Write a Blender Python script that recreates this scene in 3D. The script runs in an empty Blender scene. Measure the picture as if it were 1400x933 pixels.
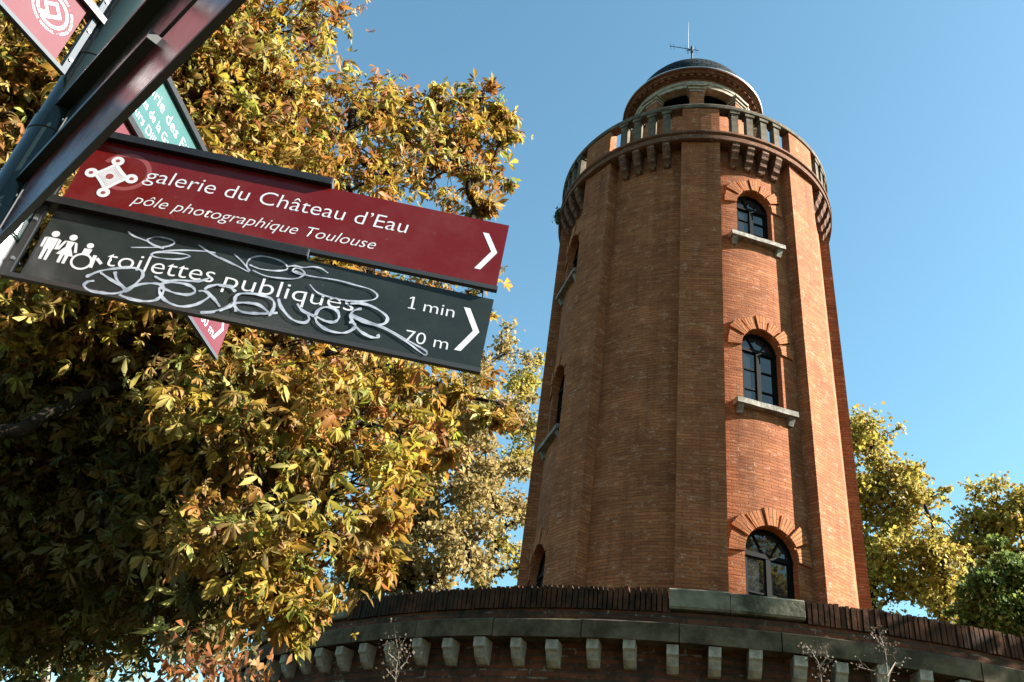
import bpy, math, random
import numpy as np
from mathutils import Vector, Matrix

SC = bpy.context.scene
COL = SC.collection
rnd = random.Random(7)
R = math.radians

# ------------------------------------------------------------------ camera
CAM = np.array([0.0, 0.0, 1.6])
F_PX = 1185.3                      # focal length in pixels of a 1400 px wide frame
V_R = np.array([0.98922523, -0.08212196, 0.12119996])
V_U = np.array([-0.14640166, -0.55489204, 0.81893918])
V_F = np.array([0.0, 0.82785917, 0.56093599])
cd = bpy.data.cameras.new('camera')
cd.sensor_width = 36.0
cd.lens = F_PX * 36.0 / 1400.0
cd.clip_start = 0.05
cd.clip_end = 3000
cam = bpy.data.objects.new('camera', cd)
COL.objects.link(cam)
m = Matrix.Identity(4)
for i in range(3):
    m[i][0], m[i][1], m[i][2], m[i][3] = V_R[i], V_U[i], -V_F[i], CAM[i]
cam.matrix_world = m
SC.camera = cam

# ------------------------------------------------------------------ sky, sun, exposure
SUN_AZ, SUN_EL = 99.5, 30.0        # azimuth clockwise from +Y
world = bpy.data.worlds.new('World')
SC.world = world
world.use_nodes = True
wn, wl = world.node_tree.nodes, world.node_tree.links
wn.clear()
sky = wn.new('ShaderNodeTexSky')
sky.sky_type = 'NISHITA'
sky.sun_disc = False
sky.sun_elevation = R(SUN_EL)
sky.sun_rotation = R(SUN_AZ)
sky.altitude = 150
sky.air_density = 1.0
sky.dust_density = 0.8
sky.ozone_density = 0.6
bg = wn.new('ShaderNodeBackground')
bg.inputs['Strength'].default_value = 0.05
wo = wn.new('ShaderNodeOutputWorld')
tint = wn.new('ShaderNodeMix'); tint.data_type = 'RGBA'; tint.blend_type = 'MULTIPLY'
tint.inputs[0].default_value = 1.0
tint.inputs[7].default_value = (0.79, 1.11, 1.03, 1)      # clear autumn sky, a little towards cyan
wl.new(sky.outputs[0], tint.inputs[6])
wl.new(tint.outputs[2], bg.inputs[0])
wl.new(bg.outputs[0], wo.inputs[0])
sd = bpy.data.lights.new('sun', 'SUN')
sd.energy = 5.0
sd.angle = R(0.5)
sd.color = (1.0, 0.96, 0.88)
sun = bpy.data.objects.new('sun', sd)
COL.objects.link(sun)
sdir = Vector((math.sin(R(SUN_AZ)) * math.cos(R(SUN_EL)), math.cos(R(SUN_AZ)) * math.cos(R(SUN_EL)), math.sin(R(SUN_EL))))
sun.rotation_euler = (-sdir).to_track_quat('-Z', 'Y').to_euler()
sun.location = (40, 0, 40)
SC.view_settings.view_transform = 'Standard'
SC.view_settings.look = 'None'
SC.view_settings.exposure = 2.52
SC.view_settings.gamma = 1.0
SC.view_settings.use_curve_mapping = False
SC.cycles.max_bounces = 8
SC.cycles.transmission_bounces = 4

# ------------------------------------------------------------------ helpers
def ray(px, py):
    d = V_R * (px - 700) - V_U * (py - 466.5) + V_F * F_PX
    return d / np.linalg.norm(d)

def at(px, py, hd):
    """world point seen at a 1400x933 position, hd metres away along the ground"""
    d = ray(px, py)
    return CAM + d * (hd / math.hypot(d[0], d[1]))

def tag(o, label=None, cat=None, group=None, kind=None):
    if label: o['label'] = label
    if cat: o['category'] = cat
    if group: o['group'] = group
    if kind: o['kind'] = kind
    return o

def empty(name, loc=(0, 0, 0), rz=0.0, label=None, cat=None, group=None):
    o = bpy.data.objects.new(name, None)
    o.location = loc
    o.rotation_euler = (0, 0, rz)
    COL.objects.link(o)
    return tag(o, label, cat, group)

class MB:
    """collects polygons with uv and a material slot"""
    def __init__(self):
        self.v, self.f, self.uv, self.mi, self.sm = [], [], [], [], []

    def face(self, pts, uv=None, mi=0, smooth=False):
        b = len(self.v)
        self.v += [tuple(p) for p in pts]
        self.f.append(tuple(range(b, b + len(pts))))
        self.uv.append(uv if uv else [(p[0] + p[1], p[2]) for p in pts])
        self.mi.append(mi); self.sm.append(smooth)

    def grid(self, rows, uvs, mi=0, smooth=True, closed=False):
        """rows: list of lists of points, shared vertices"""
        b = len(self.v); n = len(rows[0])
        for r in rows: self.v += [tuple(p) for p in r]
        for i in range(len(rows) - 1):
            for j in range(n - 1 if not closed else n):
                k = (j + 1) % n
                self.f.append((b + i * n + j, b + i * n + k, b + (i + 1) * n + k, b + (i + 1) * n + j))
                self.uv.append([uvs[i][j], uvs[i][j + 1], uvs[i + 1][j + 1], uvs[i + 1][j]])
                self.mi.append(mi); self.sm.append(smooth)

    def hexa(self, p, mi=0, uvs=1.0):
        """8 corners: bottom 4 (ccw from above) then top 4"""
        for q in ((0, 3, 2, 1), (4, 5, 6, 7), (0, 1, 5, 4), (1, 2, 6, 5), (2, 3, 7, 6), (3, 0, 4, 7)):
            pts = [p[i] for i in q]
            a = Vector(pts[1]) - Vector(pts[0]); c = Vector(pts[3]) - Vector(pts[0])
            la, lc = a.length * uvs, c.length * uvs
            self.face(pts, [(0, 0), (la, 0), (la, lc), (0, lc)], mi)

    def box(self, lo, hi, mi=0, M=None):
        x0, y0, z0 = lo; x1, y1, z1 = hi
        p = [(x0, y0, z0), (x1, y0, z0), (x1, y1, z0), (x0, y1, z0), (x0, y0, z1), (x1, y0, z1), (x1, y1, z1), (x0, y1, z1)]
        if M is not None: p = [M(q) for q in p]
        self.hexa(p, mi)

    def tube(self, pts, rad, n=6, mi=0, cap=True):
        pts = [Vector(p) for p in pts]
        rad = rad if isinstance(rad, (list, tuple)) else [rad] * len(pts)
        rows, uvs, L = [], [], 0.0
        ref = None
        for i, p in enumerate(pts):
            t = (pts[min(i + 1, len(pts) - 1)] - pts[max(i - 1, 0)])
            t = t.normalized() if t.length > 1e-9 else Vector((0, 0, 1))
            if ref is None:
                ref = t.orthogonal().normalized()
            else:
                ref = (ref - t * ref.dot(t))
                ref = ref.normalized() if ref.length > 1e-6 else t.orthogonal().normalized()
            b = t.cross(ref)
            if i: L += (p - pts[i - 1]).length
            rows.append([p + (ref * math.cos(a) + b * math.sin(a)) * rad[i] for a in [2 * math.pi * k / n for k in range(n)]])
            uvs.append([(2 * math.pi * rad[i] * k / n, L) for k in range(n + 1)])
        self.grid(rows, uvs, mi, True, True)
        if cap:
            self.face(rows[-1], None, mi); self.face(rows[0][::-1], None, mi)

    def lathe(self, prof, p0=0.0, p1=360.0, seg=96, mi=0, smooth=True):
        """profile (r, z) spun about z; phi measured from -Y towards +X"""
        L = 0.0
        for (r0, z0), (r1, z1) in zip(prof[:-1], prof[1:]):
            d = math.hypot(r1 - r0, z1 - z0)
            rm = max(r0, r1)
            n = max(2, int(seg * abs(p1 - p0) / 360))
            rows, uvs = [], []
            for r, z, l in ((r0, z0, L), (r1, z1, L + d)):
                rows.append([(r * math.sin(R(p0 + (p1 - p0) * k / n)), -r * math.cos(R(p0 + (p1 - p0) * k / n)), z) for k in range(n + 1)])
                uvs.append([(R(p0 + (p1 - p0) * k / n) * rm, l) for k in range(n + 1)])
            self.grid(rows, uvs, mi, smooth)
            L += d

    def build(self, name, mats, parent=None):
        me = bpy.data.meshes.new(name)
        me.from_pydata(self.v, [], self.f)
        uvl = me.uv_layers.new(name='UVMap')
        uvl.data.foreach_set('uv', [c for u in self.uv for q in u for c in q])
        me.polygons.foreach_set('material_index', self.mi)
        me.polygons.foreach_set('use_smooth', self.sm)
        for mt in (mats if isinstance(mats, (list, tuple)) else [mats]): me.materials.append(mt)
        me.update()
        return link(name, me, parent)

def link(name, me, parent=None):
    o = bpy.data.objects.new(name, me)
    COL.objects.link(o)
    if parent is not None: o.parent = parent
    return o

def copy_part(o, parent, rz=None):
    c = o.copy(); COL.objects.link(c); c.parent = parent
    if rz is not None: c.rotation_euler = (0, 0, rz)
    return c

def cyl(phi, r, z):
    return (r * math.sin(R(phi)), -r * math.cos(R(phi)), z)

# ------------------------------------------------------------------ materials
def new_mat(name):
    mt = bpy.data.materials.new(name)
    mt.use_nodes = True
    nt = mt.node_tree
    return mt, nt.nodes, nt.links, nt.nodes['Principled BSDF']

def nd(n, typ, **kw):
    x = n.new(typ)
    for k, v in kw.items():
        if k in x.inputs: x.inputs[k].default_value = v
        else: setattr(x, k, v)
    return x

def ramp(n, stops):
    r = n.new('ShaderNodeValToRGB')
    el = r.color_ramp.elements
    while len(el) > 1: el.remove(el[-1])
    el[0].position, el[0].color = stops[0][0], (*stops[0][1], 1)
    for p, c in stops[1:]:
        e = el.new(p); e.color = (*c, 1)
    return r

def mixc(n, l, fac, a, b, mode='MIX'):
    mx = n.new('ShaderNodeMix'); mx.data_type = 'RGBA'; mx.blend_type = mode
    for sock, v in ((mx.inputs[0], fac), (mx.inputs[6], a), (mx.inputs[7], b)):
        if hasattr(v, 'is_linked'): l.new(v, sock)
        elif isinstance(v, (int, float)): sock.default_value = v
        else: sock.default_value = (*v, 1)
    return mx.outputs[2]

def brick_mat(name, c1, c2, mortar, dark, bw=0.38, rh=0.078, ms=0.012, dirt=0.5, fleck=0.35, bump=0.5, green=None):
    mt, n, l, P = new_mat(name)
    uv = n.new('ShaderNodeUVMap')
    obj = n.new('ShaderNodeTexCoord')
    # slightly wavering courses
    wob = nd(n, 'ShaderNodeTexNoise', Scale=1.3, Detail=3.0)
    l.new(uv.outputs[0], wob.inputs['Vector'])
    sub = n.new('ShaderNodeVectorMath'); sub.operation = 'MULTIPLY_ADD'
    l.new(wob.outputs['Color'], sub.inputs[0]); sub.inputs[1].default_value = (0.05, 0.05, 0); l.new(uv.outputs[0], sub.inputs[2])
    bt = nd(n, 'ShaderNodeTexBrick', Scale=1.0)
    bt.inputs['Mortar Size'].default_value = ms
    bt.inputs['Mortar Smooth'].default_value = 0.3
    bt.inputs['Bias'].default_value = -0.1
    bt.inputs['Brick Width'].default_value = bw
    bt.inputs['Row Height'].default_value = rh
    bt.inputs['Color1'].default_value = (*c1, 1); bt.inputs['Color2'].default_value = (*c2, 1); bt.inputs['Mortar'].default_value = (*mortar, 1)
    l.new(sub.outputs[0], bt.inputs['Vector'])
    # broad weather variation
    big = nd(n, 'ShaderNodeTexNoise', Scale=0.55, Detail=6.0, Roughness=0.65)
    l.new(obj.outputs['Object'], big.inputs['Vector'])
    rb = ramp(n, [(0.35, (0, 0, 0)), (0.7, (1, 1, 1))])
    l.new(big.outputs[0], rb.inputs[0])
    mp = n.new('ShaderNodeMapping'); mp.inputs['Scale'].default_value = (0.9, 1.6, 1)
    l.new(uv.outputs[0], mp.inputs[0])
    st = nd(n, 'ShaderNodeTexNoise', Scale=1.1, Detail=7.0, Roughness=0.7)
    l.new(mp.outputs[0], st.inputs['Vector'])
    rs = ramp(n, [(0.45, (0, 0, 0)), (0.75, (1, 1, 1))])
    l.new(st.outputs[0], rs.inputs[0])
    c = mixc(n, l, dirt, bt.outputs['Color'], mixc(n, l, rb.outputs[0], bt.outputs['Color'], dark))
    mu = n.new('ShaderNodeMath'); mu.operation = 'MULTIPLY'; mu.inputs[1].default_value = dirt
    l.new(rs.outputs[0], mu.inputs[0])
    c = mixc(n, l, mu.outputs[0], c, dark)
    mv = n.new('ShaderNodeMapping'); mv.inputs['Scale'].default_value = (1.6, 0.14, 1)
    l.new(uv.outputs[0], mv.inputs[0])
    sk = nd(n, 'ShaderNodeTexNoise', Scale=1.0, Detail=5.0, Roughness=0.7)
    l.new(mv.outputs[0], sk.inputs['Vector'])
    rk = ramp(n, [(0.50, (0, 0, 0)), (0.72, (0.6, 0.6, 0.6))])
    l.new(sk.outputs[0], rk.inputs[0])
    c = mixc(n, l, rk.outputs[0], c, dark)
    # pale mortar flecks scattered where joints were repointed
    fl = nd(n, 'ShaderNodeTexNoise', Scale=3.2, Detail=4.0, Roughness=0.8)
    l.new(uv.outputs[0], fl.inputs['Vector'])
    rf = ramp(n, [(0.54, (0, 0, 0)), (0.63, (1, 1, 1))])
    l.new(fl.outputs[0], rf.inputs[0])
    m2 = n.new('ShaderNodeMath'); m2.operation = 'MULTIPLY'; l.new(rf.outputs[0], m2.inputs[0]); l.new(bt.outputs['Fac'], m2.inputs[1])
    m3 = n.new('ShaderNodeMath'); m3.operation = 'MULTIPLY'; l.new(m2.outputs[0], m3.inputs[0]); m3.inputs[1].default_value = fleck
    c = mixc(n, l, m3.outputs[0], c, (0.62, 0.48, 0.36))
    # rows: each course a little different
    mp2 = n.new('ShaderNodeMapping'); mp2.inputs['Scale'].default_value = (1 / bw * .8, 1 / rh, 1)
    l.new(sub.outputs[0], mp2.inputs[0])
    rw = nd(n, 'ShaderNodeTexNoise', Scale=1.0, Detail=1.0)
    l.new(mp2.outputs[0], rw.inputs['Vector'])
    rr = ramp(n, [(0.3, (0.80, 0.78, 0.76)), (0.7, (1.14, 1.14, 1.14))])
    l.new(rw.outputs[0], rr.inputs[0])
    c = mixc(n, l, 0.75, c, rr.outputs[0], 'MULTIPLY')
    if green:
        gn = nd(n, 'ShaderNodeTexNoise', Scale=1.7, Detail=6.0, Roughness=0.7)
        l.new(obj.outputs['Object'], gn.inputs['Vector'])
        rg = ramp(n, [(0.5, (0, 0, 0)), (0.68, (1, 1, 1))])
        l.new(gn.outputs[0], rg.inputs[0])
        c = mixc(n, l, rg.outputs[0], c, green)
    l.new(c, P.inputs['Base Color'])
    P.inputs['Roughness'].default_value = 0.92
    P.inputs['Specular IOR Level'].default_value = 0.15
    # bump: joints and rough faces
    fn = nd(n, 'ShaderNodeTexNoise', Scale=26.0, Detail=4.0)
    l.new(uv.outputs[0], fn.inputs['Vector'])
    a1 = n.new('ShaderNodeMath'); a1.operation = 'MULTIPLY_ADD'
    l.new(bt.outputs['Fac'], a1.inputs[0]); a1.inputs[1].default_value = -1.0; l.new(rw.outputs[0], a1.inputs[2])
    a2 = n.new('ShaderNodeMath'); a2.operation = 'MULTIPLY_ADD'
    l.new(fn.outputs[0], a2.inputs[0]); a2.inputs[1].default_value = 0.5; l.new(a1.outputs[0], a2.inputs[2])
    bp = nd(n, 'ShaderNodeBump', Strength=bump, Distance=0.02)
    l.new(a2.outputs[0], bp.inputs['Height'])
    l.new(bp.outputs[0], P.inputs['Normal'])
    return mt

def noise_mat(name, ca, cb, scale=4.0, rough=0.85, bump=0.3, spec=0.3, cc=None, metallic=0.0, lo=0.35, hi=0.65, dist=0.01):
    mt, n, l, P = new_mat(name)
    tc = n.new('ShaderNodeTexCoord')
    nz = nd(n, 'ShaderNodeTexNoise', Scale=scale, Detail=7.0, Roughness=0.65)
    l.new(tc.outputs['Object'], nz.inputs['Vector'])
    rp = ramp(n, [(lo, ca), (hi, cb)])
    l.new(nz.outputs[0], rp.inputs[0])
    c = rp.outputs[0]
    if cc:
        n2 = nd(n, 'ShaderNodeTexNoise', Scale=scale * 0.37, Detail=5.0, Roughness=0.7)
        l.new(tc.outputs['Object'], n2.inputs['Vector'])
        r2 = ramp(n, [(0.5, (0, 0, 0)), (0.66, (1, 1, 1))])
        l.new(n2.outputs[0], r2.inputs[0])
        c = mixc(n, l, r2.outputs[0], c, cc)
    l.new(c, P.inputs['Base Color'])
    P.inputs['Roughness'].default_value = rough
    P.inputs['Specular IOR Level'].default_value = spec
    P.inputs['Metallic'].default_value = metallic
    if bump:
        n3 = nd(n, 'ShaderNodeTexNoise', Scale=scale * 5, Detail=4.0)
        l.new(tc.outputs['Object'], n3.inputs['Vector'])
        bp = nd(n, 'ShaderNodeBump', Strength=bump, Distance=dist)
        l.new(n3.outputs[0], bp.inputs['Height'])
        l.new(bp.outputs[0], P.inputs['Normal'])
    return mt

def plain_mat(name, c, rough=0.5, spec=0.5, metallic=0.0, ior=None, coat=0.0):
    mt, n, l, P = new_mat(name)
    P.inputs['Base Color'].default_value = (*c, 1)
    P.inputs['Roughness'].default_value = rough
    P.inputs['Specular IOR Level'].default_value = spec
    P.inputs['Metallic'].default_value = metallic
    if ior: P.inputs['IOR'].default_value = ior
    if coat:
        P.inputs['Coat Weight'].default_value = coat
        P.inputs['Coat Roughness'].default_value = 0.06
    return mt

def leaf_mat(name, trans=0.45, rough=0.5):
    mt, n, l, P = new_mat(name)
    at_ = n.new('ShaderNodeAttribute'); at_.attribute_name = 'leaf_colour'
    l.new(at_.outputs['Color'], P.inputs['Base Color'])
    P.inputs['Roughness'].default_value = rough + .1
    P.inputs['Specular IOR Level'].default_value = 0.22
    tr = n.new('ShaderNodeBsdfTranslucent')
    g = n.new('ShaderNodeGamma'); g.inputs[1].default_value = 0.85
    l.new(at_.outputs['Color'], g.inputs[0]); l.new(g.outputs[0], tr.inputs[0])
    mx = n.new('ShaderNodeMixShader'); mx.inputs[0].default_value = trans
    l.new(P.outputs[0], mx.inputs[1]); l.new(tr.outputs[0], mx.inputs[2])
    l.new(mx.outputs[0], n['Material Output'].inputs['Surface'])
    return mt

M = {}
M['brick'] = brick_mat('tower_brick', (0.330, 0.115, 0.043), (0.25, 0.078, 0.029), (0.165, 0.062, 0.030), (0.075, 0.024, 0.010), dirt=0.5)
M['brick_band'] = brick_mat('moulded_brick', (0.21, 0.088, 0.046), (0.15, 0.06, 0.034), (0.11, 0.055, 0.033), (0.04, 0.022, 0.014), bw=0.3, dirt=0.7)
M['brick_arch'] = brick_mat('arch_brick', (0.33, 0.115, 0.040), (0.26, 0.085, 0.030), (0.12, 0.05, 0.026), (0.25, 0.09, 0.04), bw=0.5, rh=0.075, ms=0.014, dirt=0.2, fleck=0.1, bump=0.6)
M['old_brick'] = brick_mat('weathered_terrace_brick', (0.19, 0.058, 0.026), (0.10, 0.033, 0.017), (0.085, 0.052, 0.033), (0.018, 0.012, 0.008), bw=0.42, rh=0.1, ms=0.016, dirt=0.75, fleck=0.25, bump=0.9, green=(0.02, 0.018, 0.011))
M['soldier'] = noise_mat('soot_stained_brick', (0.016, 0.009, 0.006), (0.085, 0.034, 0.017), 3.0, 0.95, 0.6, 0.1, cc=(0.025, 0.02, 0.014))
M['stone'] = noise_mat('pale_limestone', (0.15, 0.122, 0.09), (0.33, 0.28, 0.215), 7.0, 0.9, 0.4, 0.2)
M['stone_sill'] = noise_mat('grey_sill_stone', (0.10, 0.09, 0.075), (0.26, 0.24, 0.205), 7.0, 0.9, 0.6, 0.15, cc=(0.09, 0.08, 0.06))
M['stone_bal'] = noise_mat('lichen_grey_stone', (0.055, 0.043, 0.031), (0.135, 0.108, 0.078), 5.0, 0.92, 0.6, 0.12, cc=(0.045, 0.038, 0.026))
M['stone_moss'] = noise_mat('mossy_band_stone', (0.042, 0.031, 0.019), (0.125, 0.092, 0.056), 3.0, 0.95, 0.6, 0.12, cc=(0.030, 0.026, 0.015))
M['stone_coping'] = noise_mat('greenish_coping_stone', (0.085, 0.072, 0.048), (0.19, 0.16, 0.11), 3.0, 0.95, 0.7, 0.12, cc=(0.045, 0.04, 0.025))
M['frame'] = plain_mat('dark_window_paint', (0.004, 0.0036, 0.003), 0.6, 0.05)
M['glass'] = plain_mat('dark_window_glass', (0.012, 0.014, 0.016), 0.02, 0.5, ior=1.6)
M['louver'] = noise_mat('dark_louver_slats', (0.012, 0.011, 0.01), (0.03, 0.028, 0.025), 8.0, 0.7, 0.2)
M['zinc'] = plain_mat('zinc_gutter', (0.45, 0.46, 0.47), 0.4, 0.5, 0.8)
M['bark'] = noise_mat('dark_bark', (0.009, 0.0065, 0.0045), (0.026, 0.019, 0.013), 9.0, 0.95, 0.8, 0.1, dist=0.03)
M['bark_pale'] = noise_mat('plane_bark', (0.06, 0.05, 0.038), (0.2, 0.17, 0.13), 2.5, 0.9, 0.5, 0.1, dist=0.03)
M['dry'] = noise_mat('dry_stem', (0.05, 0.038, 0.028), (0.12, 0.095, 0.07), 20.0, 0.9, 0.2)
M['leaf'] = leaf_mat('autumn_leaf', 0.42)
M['leaf_far'] = leaf_mat('plane_leaf', 0.40, 0.6)
M['pole'] = plain_mat('grey_green_pole_paint', (0.010, 0.017, 0.017), 0.22, 0.3)
M['galv'] = plain_mat('brushed_aluminium', (0.30, 0.31, 0.32), 0.35, 0.5, 0.9)
M['alu'] = plain_mat('aluminium_edge', (0.05, 0.056, 0.064), 0.6, 0.12, 0.15)
M['dark_edge'] = plain_mat('dark_blade_edge', (0.012, 0.012, 0.0115), 0.45)
M['rail'] = noise_mat('dark_rail_paint', (0.004, 0.004, 0.0037), (0.009, 0.0085, 0.008), 14, 0.42, 0.06, 0.4)

def sign_mat(name, c, dirt, matte=False):
    mt, n, l, P = new_mat(name)
    tc = n.new('ShaderNodeTexCoord')
    a = nd(n, 'ShaderNodeTexNoise', Scale=9.0, Detail=6.0, Roughness=0.7)
    l.new(tc.outputs['Object'], a.inputs['Vector'])
    r1 = ramp(n, [(0.45, (0, 0, 0)), (0.8, (0.35, 0.35, 0.35))])
    l.new(a.outputs[0], r1.inputs[0])
    c1 = mixc(n, l, r1.outputs[0], c, dirt)
    b = nd(n, 'ShaderNodeTexNoise', Scale=70.0, Detail=2.0)
    l.new(tc.outputs['Object'], b.inputs['Vector'])
    r2 = ramp(n, [(0.70, (0, 0, 0)), (0.76, (0.5, 0.5, 0.5))])
    l.new(b.outputs[0], r2.inputs[0])
    c2 = mixc(n, l, r2.outputs[0], c1, dirt)
    l.new(c2, P.inputs['Base Color'])
    r3 = ramp(n, [(0.3, (0.14, 0.14, 0.14)), (0.8, (0.30, 0.30, 0.30))])
    l.new(a.outputs[0], r3.inputs[0])
    l.new(r3.outputs[0], P.inputs['Roughness'])
    P.inputs['Specular IOR Level'].default_value = 0.5
    if matte:
        r3.color_ramp.elements[0].color = (.45, .45, .45, 1); r3.color_ramp.elements[1].color = (.6, .6, .6, 1)
        P.inputs['Specular IOR Level'].default_value = 0.06
    return mt
M['maroon_gloss'] = sign_mat('glossy_maroon_sign_film', (0.08, 0.0058, 0.006), (0.12, 0.035, 0.03))
M['maroon'] = sign_mat('maroon_sign_film', (0.082, 0.0058, 0.006), (0.12, 0.035, 0.03))
M['pink'] = sign_mat('sunlit_maroon_sign_film', (0.080, 0.023, 0.030), (0.10, 0.05, 0.055), True)  # paler copy of the maroon film, sun glare put into its colour
M['slate'] = sign_mat('charcoal_sign_film', (0.013, 0.017, 0.016), (0.035, 0.04, 0.037))
M['teal'] = sign_mat('grey_teal_sign_film', (0.035, 0.082, 0.078), (0.07, 0.12, 0.115))
for k_ in ('maroon', 'slate'):
    M[k_].node_tree.nodes['Principled BSDF'].inputs['Specular IOR Level'].default_value = 0.22
M['white'] = plain_mat('white_lettering', (0.40, 0.40, 0.42), 0.4)
M['ghost'] = plain_mat('worn_pale_film', (0.17, 0.035, 0.036), 0.4)
M['ghost_dark'] = plain_mat('worn_grey_film', (0.055, 0.058, 0.055), 0.4)
M['graffiti'] = noise_mat('pale_paint_marker', (0.13, 0.15, 0.19), (0.33, 0.355, 0.41), 28.0, 0.5, 0.0, 0.3)

def slate_mat():
    mt, n, l, P = new_mat('roof_slate')
    uv = n.new('ShaderNodeUVMap')
    bt = nd(n, 'ShaderNodeTexBrick', Scale=1.0)
    bt.inputs['Mortar Size'].default_value = 0.03
    bt.inputs['Brick Width'].default_value = 0.34
    bt.inputs['Row Height'].default_value = 0.2
    bt.inputs['Color1'].default_value = (0.024, 0.03, 0.033, 1); bt.inputs['Color2'].default_value = (0.011, 0.015, 0.017, 1)
    bt.inputs['Mortar'].default_value = (0.001, 0.001, 0.001, 1)
    l.new(uv.outputs[0], bt.inputs['Vector'])
    l.new(bt.outputs['Color'], P.inputs['Base Color'])
    P.inputs['Roughness'].default_value = 0.7
    P.inputs['Specular IOR Level'].default_value = 0.06
    bp = nd(n, 'ShaderNodeBump', Strength=1.0, Distance=0.02)
    inv = n.new('ShaderNodeMath'); inv.operation = 'SUBTRACT'; inv.inputs[0].default_value = 1.0
    l.new(bt.outputs['Fac'], inv.inputs[1]); l.new(inv.outputs[0], bp.inputs['Height'])
    l.new(bp.outputs[0], P.inputs['Normal'])
    return mt
M['roof'] = slate_mat()

# ------------------------------------------------------------------ ground
g = MB()
g.face([(-900, -900, 0), (900, -900, 0), (900, 900, 0), (-900, 900, 0)])
tag(g.build('ground', noise_mat('leaf_strewn_gravel', (0.025, 0.02, 0.012), (0.06, 0.045, 0.025), 0.8, 0.95, 0.3, 0.1, cc=(0.06, 0.07, 0.03))), 'gravel and lawn ground strewn with leaves', 'ground', kind='structure')

# ------------------------------------------------------------------ water tower
AX = 0.24526735
TX, TY = 22 * math.sin(AX), 22 * math.cos(AX)
tower = empty('water_tower', (TX, TY, 0), -AX, 'tall round red brick water tower with pilasters, arched windows and slate dome', 'tower')
P0 = 3.6                           # phi of the pilaster that faces the camera
PH = 7.3                           # half width of a pilaster in degrees
def r_pil(z): return 4.31 - 0.0048 * (z - 5.0)
def r_wall(z): return r_pil(z) - 0.28
ZB, ZT = 5.0, 21.12

# windows: (sill, spring, half width) top to bottom
WIN = [(17.86, 19.15, 0.54), (12.60, 14.30, 0.54), (6.45, 8.93, 0.63)]
WBAYS = [P0 + 22.5, P0 + 22.5 - 90]
def arch_z(x, w):                   # (sill, spring, half width) -> underside height at offset x
    return w[1] + math.sqrt(max(0.0, w[2] ** 2 - x * x))
def wp(x, z, d=0.0, phi0=0.0):      # offset x along the wall from the bay centre
    r = r_wall(z)
    return cyl(phi0 + math.degrees(x / 4.0), r + d, z)

sh = MB()
for k in range(8):
    c = P0 + 22.5 + 45 * k
    half = R(22.5 - PH + 1.5) * 4.0
    win = any(abs((c - b + 180) % 360 - 180) < 1 for b in WBAYS)
    xs = [-half + 2 * half * i / 20 for i in range(21)]
    if win:
        xs = sorted(set([round(x, 4) for x in xs if min(abs(abs(x) - q) for q in (0.54, 0.63)) > 0.02] +
                        [round(s * w * math.sin(R(a)), 4) for w in (0.54, 0.63) for a in range(0, 91, 6) for s in (-1, 1)]))
    for x0, x1 in zip(xs[:-1], xs[1:]):
        zz = [(ZB, ZB)]
        xm = (x0 + x1) / 2
        spans = []
        lo0 = lo1 = ZB
        if win:
            for w in WIN[::-1]:
                if abs(xm) < w[2]:
                    spans.append((lo0, lo1, w[0], w[0]))
                    lo0, lo1 = arch_z(x0, w), arch_z(x1, w)
        spans.append((lo0, lo1, ZT, ZT))
        for a0, a1, b0, b1 in spans:
            pts = [wp(x0, a0, 0, c), wp(x1, a1, 0, c), wp(x1, b1, 0, c), wp(x0, b0, 0, c)]
            o = R(c) * 4.0
            sh.face(pts, [(o + x0, a0), (o + x1, a1), (o + x1, b1), (o + x0, b0)])
    if win:                         # reveals
        for w in WIN:
            cont = [(-w[2], w[0]), (-w[2], w[1])] + [(-w[2] * math.cos(R(a)), w[1] + w[2] * math.sin(R(a))) for a in range(10, 171, 10)] + [(w[2], w[1]), (w[2], w[0])]
            L = 0
            cont.append(cont[0])
            for (xa, za), (xb, zb) in zip(cont[:-1], cont[1:]):
                d = math.hypot(xb - xa, zb - za)
                sh.face([wp(xa, za, 0, c), wp(xb, zb, 0, c), wp(xb, zb, -0.34, c), wp(xa, za, -0.34, c)],
                        [(0, L), (0, L + d), (0.34, L + d), (0.34, L)])
                L += d
sh.lathe([(4.2, ZB), (3.0, ZB)], seg=48)
sh.build('brick_shaft', M['brick'], tower)

pm = MB()
for side in (0,):
    rows, uvs = [], []
    zs = [ZB + (ZT - ZB) * i / 12 for i in range(13)]
    wx = math.sin(R(PH)) * 4.27
    for z in zs:
        r = r_pil(z)
        yo, yi = -r, -(r - 0.45)
        rows.append([(-wx, yi, z), (-wx, yo, z), (wx, yo, z), (wx, yi, z)])
        uvs.append([(-wx - .45, z), (-wx, z), (wx, z), (wx + .45, z)])
    pm.grid(rows, uvs, 0, False)
pil = pm.build('pilaster', M['brick'], tower)
pil.rotation_euler = (0, 0, R(P0))
for k in range(1, 8): copy_part(pil, tower, R(P0 + 45 * k))

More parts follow.
